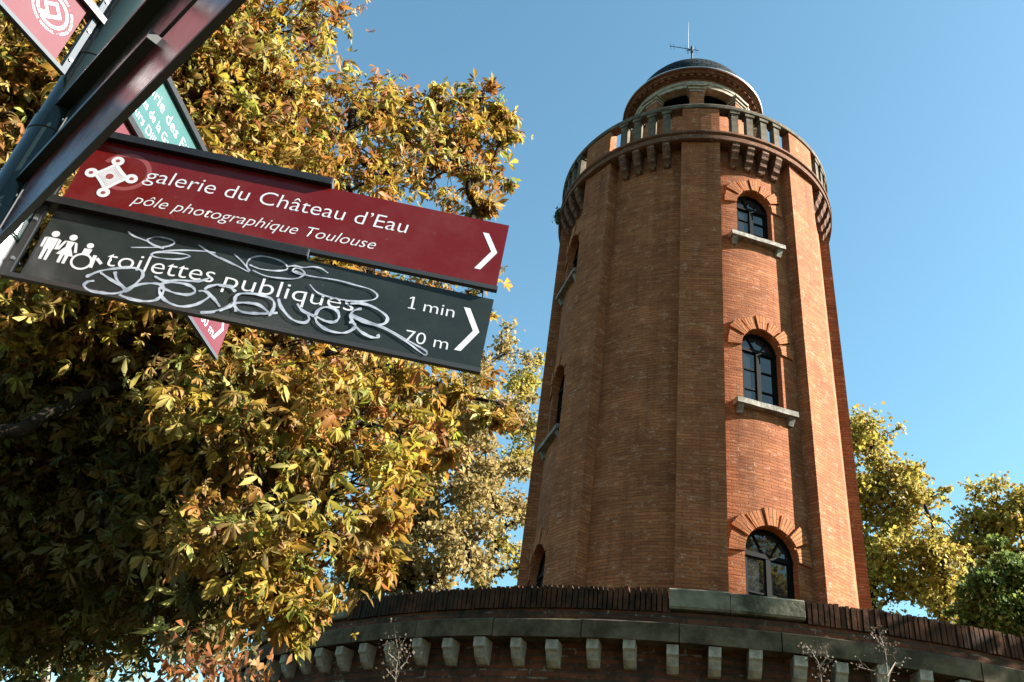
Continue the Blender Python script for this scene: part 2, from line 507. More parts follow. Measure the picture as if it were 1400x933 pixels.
# windows as parts with glass, arch rings and sills
def make_window(w, phi):
    zb, zs, hw = w
    rp = r_wall((zb + zs) / 2) - 0.24
    def P(x, z, d=0.0): return (x, -(rp + d), z)
    fr = MB()
    def bar(x0, z0, x1, z1, t, d0, d1):
        dx, dz = x1 - x0, z1 - z0; L = math.hypot(dx, dz); nx, nz = -dz / L * t / 2, dx / L * t / 2
        q = [(x0 - nx, z0 - nz), (x1 - nx, z1 - nz), (x1 + nx, z1 + nz), (x0 + nx, z0 + nz)]
        fr.hexa([P(x, z, d1) for x, z in q] + [P(x, z, d0) for x, z in q])
    o = [(-hw, zb), (-hw, zs)] + [(-hw * math.cos(R(a)), zs + hw * math.sin(R(a))) for a in range(15, 166, 15)] + [(hw, zs), (hw, zb)]
    i = [(x * (hw - .08) / hw, zs + (z - zs) * (hw - .08) / hw if z > zs else z) for x, z in o]
    for k in range(len(o) - 1):
        a, b, c2, d2 = o[k], o[k + 1], i[k + 1], i[k]
        fr.face([P(*a, .03), P(*b, .03), P(*c2, .03), P(*d2, .03)])
        fr.face([P(*d2, .03), P(*c2, .03), P(*c2, -.04), P(*d2, -.04)])
    bar(0, zb, 0, zs, .11, -.03, .045)
    bar(-hw, zs, hw, zs, .10, -.03, .05)
    bar(-hw, zb + .05, hw, zb + .05, .1, -.03, .04)
    for s in (-1, 1):
        for f in (1 / 3, 2 / 3):
            bar(s * .05, zb + (zs - zb) * f, s * (hw - .06), zb + (zs - zb) * f, .035, -.02, .02)
        bar(s * hw * .12, zs + .02, s * (hw - .04) * math.cos(R(55)), zs + (hw - .04) * math.sin(R(55)), .035, -.02, .02)
        bar(s * (hw - .11), zb, s * (hw - .11), zs, .07, -.02, .02)
    fo = fr.build('window', M['frame'], tower)
    gl = MB()
    gl.face([P(x, z, -.012) for x, z in o][::-1] if False else [P(x, z, -.012) for x, z in reversed(o)])
    pane = gl.build('pane', M['glass'], fo)
    fo.rotation_euler = (0, 0, R(phi))
    # arch ring of radiating brick wedges
    ar = MB()
    n = 7
    for k in range(n):
        a0, a1 = 180 * k / n + 2.3, 180 * (k + 1) / n - 2.3
        if k == 0: a0 = -3
        if k == n - 1: a1 = 183
        ro = hw + (0.42 if k % 2 else 0.36); ri = hw + 0.004
        dd = 0.075 if k % 2 else 0.055
        st = 4
        for j in range(st):
            b0, b1 = a0 + (a1 - a0) * j / st, a0 + (a1 - a0) * (j + 1) / st
            def q(rr, a, d):
                return wp(rr * math.cos(R(a)), zs + rr * math.sin(R(a)), d)
            u0, u1 = R(b0) * 0.75, R(b1) * 0.75
            ar.face([q(ri, b0, dd), q(ro, b0, dd), q(ro, b1, dd), q(ri, b1, dd)], [(0.02, u0), (.48, u0), (.48, u1), (0.02, u1)])
            ar.face([q(ro, b0, dd), q(ro, b0, -.05), q(ro, b1, -.05), q(ro, b1, dd)], [(0, u0), (.1, u0), (.1, u1), (0, u1)])
            ar.face([q(ri, b1, dd), q(ri, b1, -.05), q(ri, b0, -.05), q(ri, b0, dd)], [(0, u0), (.1, u0), (.1, u1), (0, u1)])
        for a in (a0, a1):
            ar.face([q(ri, a, dd), q(ro, a, dd), q(ro, a, -.05), q(ri, a, -.05)], [(0, 0), (.4, 0), (.4, .05), (0, .05)])
    ao = ar.build('arch_surround', M['brick_arch'], tower)
    ao.rotation_euler = (0, 0, R(phi))
    if zb > 10:
        si = MB()
        hs = hw + 0.26
        segs = 8
        for j in range(segs):
            xa, xb = -hs + 2 * hs * j / segs, -hs + 2 * hs * (j + 1) / segs
            wob = [(.004 * math.sin(7 * x + zb), .003 * math.sin(11 * x + 2 * zb)) for x in (xa, xb)]
            rw0 = r_wall(zb)
            def sp(x, z, d, w=(0, 0)): return (x, -(rw0 + d + w[0]), z + w[1])
            si.hexa([sp(xa, zb - .14, .17, wob[0]), sp(xb, zb - .14, .17, wob[1]), sp(xb, zb - .14, -.3), sp(xa, zb - .14, -.3),
                     sp(xa, zb + .008, .155, wob[0]), sp(xb, zb + .008, .155, wob[1]), sp(xb, zb + .03, -.3), sp(xa, zb + .03, -.3)])
        for s in (-1, 1):
            x = s * (hs - .14)
            si.hexa([wp(x - .07, zb - .34, .06), wp(x + .07, zb - .34, .06), wp(x + .07, zb - .34, -.1), wp(x - .07, zb - .34, -.1),
                     wp(x - .07, zb - .141, .17), wp(x + .07, zb - .141, .17), wp(x + .07, zb - .141, -.1), wp(x - .07, zb - .141, -.1)])
        so = si.build('window_sill', M['stone_sill'], tower)
        so.rotation_euler = (0, 0, R(phi))
for b in WBAYS:
    for w in WIN: make_window(w, b)

# corbel table, string course, balustrade
cb = MB()
prof = [(3.9, 21.115), (4.34, 21.115), (4.345, 20.98), (4.30, 20.90), (4.285, 20.80), (4.21, 20.70), (4.19, 20.60), (4.11, 20.52), (4.08, 20.42), (3.9, 20.36)]
wx = 0.105
for (ra, za), (rb, zb2) in zip(prof[1:-1], prof[2:]):
    cb.face([(-wx, -ra, za), (-wx, -rb, zb2), (wx, -rb, zb2), (wx, -ra, za)], [(0, za), (0, zb2), (.21, zb2), (.21, za)])
for s in (-1, 1):
    pts = [(s * wx, -r, z) for r, z in prof]
    cb.face(pts if s > 0 else pts[::-1], [(r, z) for r, z in (prof if s > 0 else prof[::-1])])
corb = None
bl = MB()
bl.hexa([cyl(-a, r, 21.47) for a, r in ((1.35, 4.31), (-1.35, 4.31), (-1.35, 4.11), (1.35, 4.11))] + [cyl(-a, r, 22.36) for a, r in ((1.35, 4.31), (-1.35, 4.31), (-1.35, 4.11), (1.35, 4.11))])
bl.hexa([cyl(-a, r, 22.36) for a, r in ((1.9, 4.345), (-1.9, 4.345), (-1.9, 4.09), (1.9, 4.09))] + [cyl(-a, r, 22.475) for a, r in ((2.0, 4.35), (-2.0, 4.35), (-2.0, 4.08), (2.0, 4.08))])
balu = None
for k in range(8):
    for q in (-9.15, -3.05, 3.05, 9.15):
        a = R(P0 + 22.5 + 45 * k + q)
        if corb is None:
            corb = cb.build('corbel', M['brick_band'], tower); corb.rotation_euler = (0, 0, a)
            balu = bl.build('baluster', M['stone_bal'], tower); balu.rotation_euler = (0, 0, a)
        else:
            copy_part(corb, tower, a); copy_part(balu, tower, a)
sc = MB()
sc.lathe([(3.8, 21.1), (4.33, 21.1), (4.385, 21.12), (4.385, 21.27), (4.34, 21.29), (4.34, 21.345), (4.405, 21.38), (4.405, 21.45), (4.34, 21.475), (3.2, 21.476)], seg=128)
sc.build('string_course', M['brick_band'], tower)
pr = MB()
rows, uvs = [], []
for z in (21.47, 22.475):
    a = [-7.1, -7.1, -4, 0, 4, 7.1, 7.1]; rr = [4.05, 4.33, 4.33, 4.33, 4.33, 4.33, 4.05]
    rows.append([cyl(p, r, z) for p, r in zip(a, rr)]); uvs.append([(x, z) for x in (-.8, -.53, -.3, 0, .3, .53, .8)])
pr.grid(rows, uvs, 0, False)
pr.grid([[cyl(7.1, 4.05, z), cyl(0, 4.05, z), cyl(-7.1, 4.05, z)] for z in (21.47, 22.475)], [[(0, z), (.5, z), (1, z)] for z in (21.47, 22.475)], 0, False)
pier = pr.build('balustrade_pier', M['brick'], tower); pier.rotation_euler = (0, 0, R(P0))
for k in range(1, 8): copy_part(pier, tower, R(P0 + 45 * k))
hr = MB()
hr.lathe([(4.06, 22.47), (4.36, 22.47), (4.375, 22.49), (4.375, 22.60), (4.34, 22.66), (4.08, 22.68), (4.04, 22.60), (4.06, 22.47)], seg=128)
hr.build('handrail', M['stone_bal'], tower)

# belvedere drum and dome
dr = MB()
dr.lathe([(2.0, 21.4), (2.0, 25.28), (1.8, 25.28)], seg=64)
dr.build('drum', M['brick'], tower)
lv = MB()
for k in range(10):
    z = 25.25 + k * .1
    lv.lathe([(1.84, z), (1.76, z + .1)], seg=64)
lv.build('louver', M['louver'], tower)
dp = MB()
rows = [[(-.235, -1.9, z), (-.235, -2.13, z), (.235, -2.13, z), (.235, -1.9, z)] for z in (21.4, 25.92)]
dp.grid(rows, [[(-.4, z), (-.2, z), (.2, z), (.4, z)] for z in (21.4, 25.92)], 0, False)
dpo = dp.build('drum_pilaster', M['brick'], tower)
cp = MB()
cp.box((-.25, -2.15, 25.92), (.25, -1.8, 26.0)); cp.box((-.29, -2.2, 26.002), (.29, -1.8, 26.1)); cp.box((-.34, -2.26, 26.102), (.34, -1.8, 26.2))
cpo = cp.build('capital', M['stone'], dpo)
dpo.rotation_euler = (0, 0, R(P0 + 1))
for k in range(1, 8):
    c = copy_part(dpo, tower, R(P0 + 1 + 45 * k)); copy_part(cpo, c)
ai = MB()
ai.lathe([(1.8, 26.16), (2.12, 26.16), (2.12, 26.30), (2.15, 26.31), (2.15, 26.46), (1.8, 26.46)], seg=96)
ai.build('architrave', M['stone'], tower)
ev = MB()
ev.lathe([(2.08, 26.455), (2.14, 26.47), (2.16, 26.54), (2.24, 26.55), (2.24, 26.62), (2.36, 26.63), (2.42, 26.68), (2.50, 26.70), (2.505, 26.74), (2.2, 26.80)], seg=96)
for k in range(56):
    a = 360 * k / 56
    ev.hexa([cyl(a + s, r, z) for z in (26.555, 26.625) for s, r in ((-1.7, 2.33), (1.7, 2.33), (1.7, 2.2), (-1.7, 2.2))])
ev.build('eave', M['brick_band'], tower)
zg = MB()
zg.lathe([(2.45, 26.735), (2.515, 26.74), (2.52, 26.765), (2.50, 26.78), (2.25, 26.82)], seg=96)
zg.build('gutter', M['zinc'], tower)
dm = MB()
dm.lathe([(2.24 * math.cos(R(a)), 26.80 + 2.24 * math.sin(R(a))) for a in list(range(0, 90, 6)) + [89.5]], seg=96)
dm.build('dome', M['roof'], tower)
# finial
fb = MB()
fb.lathe([(.22, 29.0), (.2, 29.08), (.07, 29.14), (.05, 29.3)], seg=24)
fb.build('finial', M['zinc'], tower)

# antenna mast on the dome
an = empty('antenna_mast', (TX - .1, TY, 29.04), -AX, 'thin white rod antenna with a small boom standing on the dome top', 'antenna')
a1 = MB(); a1.tube([(.09, 0, -.05), (.09, 0, 2.0)], .035, 8); a1.tube([(.09, -.02, 1.75), (.09, -.02, 2.12)], .055, 8)
a1.build('mast', M['alu'], an)
a2 = MB(); a2.tube([(-.06, 0, 1.75), (-.06, 0, 3.75)], [.02, .008], 6)
a2.build('whip', plain_mat('white_fibreglass', (.16, .17, .17), .5), an)
a3 = MB(); a3.tube([(-.78, .1, 2.42), (.36, -.05, 1.82)], .016, 6); a3.tube([(-.1, 0, 1.95), (.12, 0, 1.95)], .025, 6)
for q in (.03, .15, .55, .9):
    b = Vector((-.78, .1, 2.42)).lerp(Vector((.36, -.05, 1.82)), q)
    a3.tube([b + Vector((-.02, -.16, .0)), b + Vector((.02, .16, .0))], .008, 4)
a3.build('boom', M['rail'], an)

# ------------------------------------------------------------------ round terrace in front of and around the tower
ter = empty('round_terrace', (TX, TY, 0), -AX, 'dark weathered brick terrace wall curving round the tower foot, with stone band and corbels', 'terrace wall')
tw = MB()
tw.lathe([(10.30, 0), (10.22, 2.0), (10.15, 4.97)], -100, 100, 360)
tw.lathe([(10.15, 5.20), (10.13, 5.44)], -100, 100, 360)
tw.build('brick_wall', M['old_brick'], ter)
te = MB()
te.lathe([(9.6, 5.58), (0.5, 5.58)], -180, 180, 96)
te.build('terrace_floor', M['stone_moss'], ter)
sb = MB()
blk = [-100 + 7.1 * i for i in range(29)]
for a0, a1 in zip(blk[:-1], blk[1:]):
    dz = rnd.uniform(-.006, .006); dr_ = rnd.uniform(-.012, .012)
    sb.lathe([(10.1, 4.955 + dz), (10.42 + dr_, 4.96 + dz), (10.425 + dr_, 5.19 + dz), (10.38 + dr_, 5.215 + dz), (10.1, 5.24 + dz)], a0 + .04, a1 - .04, 360, smooth=True)
    for a in (a0 + .04, a1 - .04):
        sb.face([cyl(a, 10.1, 4.955 + dz), cyl(a, 10.42 + dr_, 4.96 + dz), cyl(a, 10.42 + dr_, 5.19 + dz), cyl(a, 10.1, 5.24 + dz)])
sb.build('stone_band', M['stone_moss'], ter)
tc_ = MB()
pf = [(10.0, 4.955), (10.40, 4.955), (10.40, 4.83), (10.36, 4.80), (10.31, 4.70), (10.22, 4.63), (10.0, 4.60)]
wx = .085
for (ra, za), (rb, zb2) in zip(pf[1:-1], pf[2:]):
    tc_.face([(-wx, -ra, za), (-wx, -rb, zb2), (wx, -rb, zb2), (wx, -ra, za)])
for s in (-1, 1):
    pts = [(s * wx, -r, z) for r, z in pf]
    tc_.face(pts if s > 0 else pts[::-1])
c0 = None
for k in range(-27, 28):
    a = R(-1.1 + 2.93 * k + rnd.uniform(-.12, .12))
    if c0 is None:
        c0 = tc_.build('corbel', M['stone'], ter); c0.rotation_euler = (0, 0, a)
    else: copy_part(c0, ter, a).scale = (rnd.uniform(.84, 1.0), 1.0 + rnd.uniform(-.002, .001), 1.0 + rnd.uniform(-.006, .004))
so = MB()
def in_stone(a): return -1.4 < a < 8.6 or -70 < a < -31.8
a = -100.0
while a < 100:
    wd = rnd.uniform(.34, .50)
    if not in_stone(a + wd / 2):
        hz = rnd.uniform(-.02, .012); ro = 10.17 + rnd.uniform(-.012, .010); ti = rnd.uniform(-.03, .03)
        so.hexa([cyl(a + s + t, r, z) for z, t in ((5.43, 0), (5.745 + hz, ti)) for s, r in ((.05, ro), (wd - .05, ro), (wd - .05, 9.75), (.05, 9.75))])
    a += wd
so.build('brick_coping', M['soldier'], ter)
for j, (s0, s1, h) in enumerate([(-1.4, 3.1, 5.76), (3.15, 8.6, 5.745), (-38.5, -31.8, 5.76), (-46, -38.55, 5.77), (-54, -46.05, 5.76)]):
    st = MB()
    st.lathe([(9.7, 5.47), (10.19, 5.47), (10.21, 5.50), (10.20, h - .03), (10.16, h), (9.7, h)], s0, s1, 360)
    for e in (s0, s1): st.face([cyl(e, 9.7, 5.47), cyl(e, 10.19, 5.47), cyl(e, 10.2, h - .03), cyl(e, 10.16, h), cyl(e, 9.7, h)])
    st.build('coping_stone', M['stone_coping'], ter)

# ------------------------------------------------------------------ signpost
PX, PY = -1.1426, 1.5181
post = empty('signpost', (PX, PY, 0), 0, 'fingerpost with grey green pole carrying maroon, charcoal and teal direction blades', 'signpost')
pl = MB()
pl.lathe([(.0, 2.70), (.054, 2.70), (.054, 4.4), (0, 4.42)], seg=40)
pl.build('pole', M['pole'], post)
pg = MB()
pg.lathe([(.0, 0), (.05, 0), (.05, 2.74)], seg=40)
pg.build('pole_glint_base', M['galv'], post)  # bright metal lower length stands in for a sun glint on the pole
for z in (2.70, 2.99, 3.255, 3.53):
    c = MB(); c.lathe([(.053, z), (.0565, z + .004), (.0565, z + .05), (.053, z + .054)], seg=40)
    c.build('collar', M['pole'], post)

class Blade:
    """a direction blade: panel, slot strip, bottom edge, top rail; s runs away from the pole"""
    def __init__(self, az, zb, L, film, label, h=.203, flip=False, rail=.60, end=0.0, edge='alu', n=0.0, rw=.021):
        self.az, self.zb, self.h = az, zb, h
        self.root = empty('direction_blade', (0, 0, 0), 0, label)
        self.root.parent = post
        self.d = Vector((math.sin(R(az)), math.cos(R(az)), 0))
        self.n = Vector((self.d.y, -self.d.x, 0)) * (-1 if flip else 1)   # visible face
        self.off = Vector((self.d.y, -self.d.x, 0)) * n
        t = .006
        p = MB()
        s0, s1 = .094, L
        q = [self.pt(s, z, o) for s, z, o in ((s0, zb + .012, t), (s1 - end, zb + .012, t), (s1, zb + h, t), (s0, zb + h, t))]
        k = [self.pt(s, z, o) for s, z, o in ((s0, zb + .012, -t), (s1 - end, zb + .012, -t), (s1, zb + h, -t), (s0, zb + h, -t))]
        p.face(q, None, 0); p.face(k[::-1], None, 0)
        for i in range(4):
            j = (i + 1) % 4
            p.face([q[i], k[i], k[j], q[j]], None, 1)
        p.build('panel', [film, M[edge]], self.root)
        f = MB()
        self.bx(f, .058, L - end + .003, zb, zb + .0115, .0075)
        self.bx(f, .058, .073, zb + .0117, zb + h + .004, .0075)
        f.build('edge_strip', M[edge], self.root)
        for zz in (zb + .045, zb + h - .045):
            bo = MB()
            self.disc(bo, .0655, zz, .0045, .0105, 10)
            for k in range(10):
                a0, a1 = 2 * math.pi * k / 10, 2 * math.pi * (k + 1) / 10
                g0, g1 = [(.0655 + .0045 * math.cos(a), zz + .0045 * math.sin(a)) for a in (a0, a1)]
                bo.face([self.pt(*g0, .0075), self.pt(*g1, .0075), self.pt(*g1, .0105), self.pt(*g0, .0105)])
            bo.build('bolt', M['galv'], self.root)
        r = MB()
        self.bx(r, .03, L * rail - .004, zb + h + .0005, zb + h + .021, rw)
        ro = r.build('rail', M['rail'], self.root)
        e = MB()
        self.bx(e, L * rail - .0038, L * rail, zb + h + .0005, zb + h + .021, rw + .0003)
        e.build('rail_cap', M[edge] if rw > .024 else M['alu'], self.root)

    def pt(self, s, z, o=0.0):
        if .006 < abs(o) < .0085: o = math.copysign(.006 + (abs(o) - .006) * .38, o)   # films lie almost flush
        v = self.d * s + self.n * o + self.off
        return (v.x, v.y, z)

    def bx(self, mb, s0, s1, z0, z1, t):
        mb.hexa([self.pt(s, z, o) for z in (z0, z1) for s, o in ((s0, t), (s1, t), (s1, -t), (s0, -t))])

    def text(self, body, sa, sb, base, cap, shear=0.0, rev=False, mat='white', name='lettering', o=.0072, rise=0.0):
        """text from sa to sb on the visible face; cap = height of a capital"""
        cu = bpy.data.curves.new('t', 'FONT'); cu.body = body; cu.shear = shear; cu.size = 1.0; cu.offset = -0.007
        cu.resolution_u = 4
        ob = bpy.data.objects.new('t', cu); COL.objects.link(ob)
        dg = bpy.context.evaluated_depsgraph_get(); dg.update()
        me = bpy.data.meshes.new_from_object(ob.evaluated_get(dg))
        bpy.data.objects.remove(ob)
        xs = [v.co.x for v in me.vertices]; x0, x1 = min(xs), max(xs)
        kz = cap / 0.727
        for v in me.vertices:
            f = (v.co.x - x0) / (x1 - x0)
            v.co = self.pt(sa + (sb - sa) * f, base + v.co.y * kz + rise * f, o)
        me.materials.clear(); me.materials.append(M[mat])
        me.name = name
        return link(name, me, self.root)

    def poly(self, mb, pts, o=.0072, mi=0):
        mb.face([self.pt(s, z, o) for s, z in pts], None, mi)

    def stroke(self, mb, pts, w, o):
        """smooth ribbon through (s, z) points"""
        P = [Vector((p[0], p[1])) for p in pts]
        if len(P) > 2:
            Q = []
            for i in range(len(P) - 1):
                a, b, c, d = P[max(i - 1, 0)], P[i], P[i + 1], P[min(i + 2, len(P) - 1)]
                for k in range(6):
                    t = k / 6
                    Q.append(0.5 * ((2 * b) + (c - a) * t + (2 * a - 5 * b + 4 * c - d) * t * t + (3 * b - a - 3 * c + d) * t ** 3))
            Q.append(P[-1])
        else: Q = P
        rows = []
        n = len(Q)
        # round start
        pts3 = []
        for i, p in enumerate(Q):
            t = Q[min(i + 1, n - 1)] - Q[max(i - 1, 0)]
            t = t.normalized() if t.length else Vector((1, 0))
            nn = Vector((-t.y, t.x)); e = min(i, n - 1 - i)
            ww = w / 2 * (0.7 if e == 0 else 1.0) * (1 + .28 * math.sin(i * .45 + 3 * Q[0].x * 40) + .12 * math.sin(i * 1.3))
            pts3.append([self.pt(*(p - nn * ww), o), self.pt(*(p + nn * ww), o)])
        mb.grid(pts3, [[(0, i), (1, i)] for i in range(n)], 0, False)

    def disc(self, mb, s, z, r, o, n=20, a0=0, a1=360, rin=0.0):
        for k in range(n):
            b0, b1 = R(a0 + (a1 - a0) * k / n), R(a0 + (a1 - a0) * (k + 1) / n)
            q = [(s + r * math.cos(b0), z + r * math.sin(b0)), (s + r * math.cos(b1), z + r * math.sin(b1))]
            if rin: q += [(s + rin * math.cos(b1), z + rin * math.sin(b1)), (s + rin * math.cos(b0), z + rin * math.sin(b0))]
            else: q += [(s, z)]
            self.poly(mb, q, o)

# --- maroon blade
red = Blade(84.9, 2.826, 1.098, M['maroon'], 'maroon blade reading galerie du Chateau d\'Eau', end=.006, edge='dark_edge')
red.text('galerie du Château d’Eau', .238, .860, 2.934, .044, .1, rise=.004)
red.text('pôle photographique Toulouse', .236, .797, 2.861, .032, .32, rise=.010)
ch = MB()
def chevron(bl, mb, sa, za, sm, zm, sb, zb, w):
    bl.poly(mb, [(sa - w / 2, za), (sa + w / 2, za), (sm + w / 2, zm), (sm - w / 2, zm)])
    bl.poly(mb, [(sm - w / 2, zm), (sm + w / 2, zm), (sb + w / 2, zb), (sb - w / 2, zb)])
chevron(red, ch, 1.045, 2.990, 1.073, 2.936, 1.040, 2.876, .015)
ch.build('chevron', M['white'], red.root)
# bastion shaped plan emblem
em = MB()
ec = (.166, 2.925)
cr = [(-.042, .0), (.0, .050), (.047, .006), (.004, -.050)]
body = []
for i in range(4):
    (x0, z0), (x1, z1) = cr[i], cr[(i + 1) % 4]
    for k in range(7):
        t = k / 6
        b = 1 - .24 * math.sin(math.pi * t)
        body.append((ec[0] + (x0 + (x1 - x0) * t) * (b * .25 + .75) * .93, ec[1] + (z0 + (z1 - z0) * t) * (b * .25 + .75) * .93))
for i in range(len(body)):
    red.poly(em, [ec, body[i], body[(i + 1) % len(body)]], .0072)
for x, z in cr: red.disc(em, ec[0] + x, ec[1] + z, .0145, .0074, 16)
em.build('emblem', M['white'], red.root)
eh = MB()
for x, z in cr: red.disc(eh, ec[0] + x * 1.02, ec[1] + z * 1.02, .005, .0078, 12)
red.disc(eh, ec[0], ec[1], .0085, .0078, 16)
for rr in (.02, .027, .034):
    for i in range(len(body)):
        def sc_(p): return (ec[0] + (p[0] - ec[0]) * rr / .05, ec[1] + (p[1] - ec[1]) * rr / .05)
        a, b = sc_(body[i]), sc_(body[(i + 1) % len(body)])
        def sh_(p): return (ec[0] + (p[0] - ec[0]) * .968, ec[1] + (p[1] - ec[1]) * .968)
        red.poly(eh, [a, b, sh_(b), sh_(a)], .0076)
eh.build('emblem_lines', M['ghost'], red.root)
gh = MB()
red.disc(gh, .193, 2.948, .058, .0066, 40, -140, 160, .047)
gh.build('worn_ring', M['ghost'], red.root)

# --- charcoal blade
blk_ = Blade(84.08, 2.606, 1.092, M['slate'], 'charcoal blade reading toilettes publiques, covered in white graffiti', end=.006, edge='dark_edge')
blk_.text('toilettes', .243, .474, 2.681, .047, .0, rise=.013)
blk_.text('publiques', .497, .785, 2.689, .046, .0, rise=.006)
blk_.text('min', .937, 1.008, 2.735, .033)
on = MB()
blk_.poly(on, [(.908, 2.769), (.9125, 2.769), (.9125, 2.735), (.908, 2.735)])
blk_.poly(on, [(.902, 2.7645), (.908, 2.769), (.908, 2.765), (.902, 2.761)], .0073)
blk_.poly(on, [(.902, 2.7375), (.9185, 2.7375), (.9185, 2.735), (.902, 2.735)], .0074)
on.build('numeral', M['white'], blk_.root)
blk_.text('70 m', .911, 1.008, 2.646, .033)
ch = MB(); chevron(blk_, ch, 1.034, 2.770, 1.064, 2.710, 1.030, 2.650, .015)
ch.build('chevron', M['white'], blk_.root)
pc = MB()
def person(bl, s, z, k, skirt=False):
    bl.disc(pc, s, z + .072 * k, .0085 * k, .0074, 14)
    if skirt:
        bl.poly(pc, [(s - .008 * k, z + .061 * k), (s + .008 * k, z + .061 * k), (s + .006 * k, z + .044 * k), (s + .018 * k, z + .022 * k), (s - .018 * k, z + .022 * k), (s - .006 * k, z + .044 * k)], .0072)
        for q in (-1, 1):
            bl.poly(pc, [(s + q * .008 * k, z + .061 * k), (s + q * .014 * k, z + .059 * k), (s + q * .022 * k, z + .034 * k), (s + q * .016 * k, z + .033 * k)], .0073)
    else:
        bl.poly(pc, [(s - .011 * k, z + .061 * k), (s + .011 * k, z + .061 * k), (s + .0105 * k, z + .03 * k), (s - .0105 * k, z + .03 * k)], .0072)
        for q in (-1, 1):
            bl.poly(pc, [(s + q * .012 * k, z + .061 * k), (s + q * .018 * k, z + .058 * k), (s + q * .018 * k, z + .032 * k), (s + q * .0125 * k, z + .032 * k)], .0073)
    for q in (-1, 1):
        bl.poly(pc, [(s + q * .0012 * k, z + .03 * k), (s + q * .0095 * k, z + .03 * k), (s + q * .0085 * k, z), (s + q * .0022 * k, z)], .00735)
person(blk_, .120, 2.664, 1.0)
person(blk_, .158, 2.664, 1.0, True)
blk_.disc(pc, .199, 2.724, .0075, .0074, 14)
blk_.poly(pc, [(.19, 2.715), (.207, 2.715), (.205, 2.695), (.189, 2.697)])
blk_.disc(pc, .197, 2.679, .0225, .0073, 28, rin=.0175)
blk_.poly(pc, [(.214, 2.702), (.222, 2.702), (.224, 2.668), (.216, 2.668)])
blk_.poly(pc, [(.226, 2.698), (.240, 2.686), (.236, 2.68), (.222, 2.692)], .00725)
pc.build('pictogram', M['white'], blk_.root)
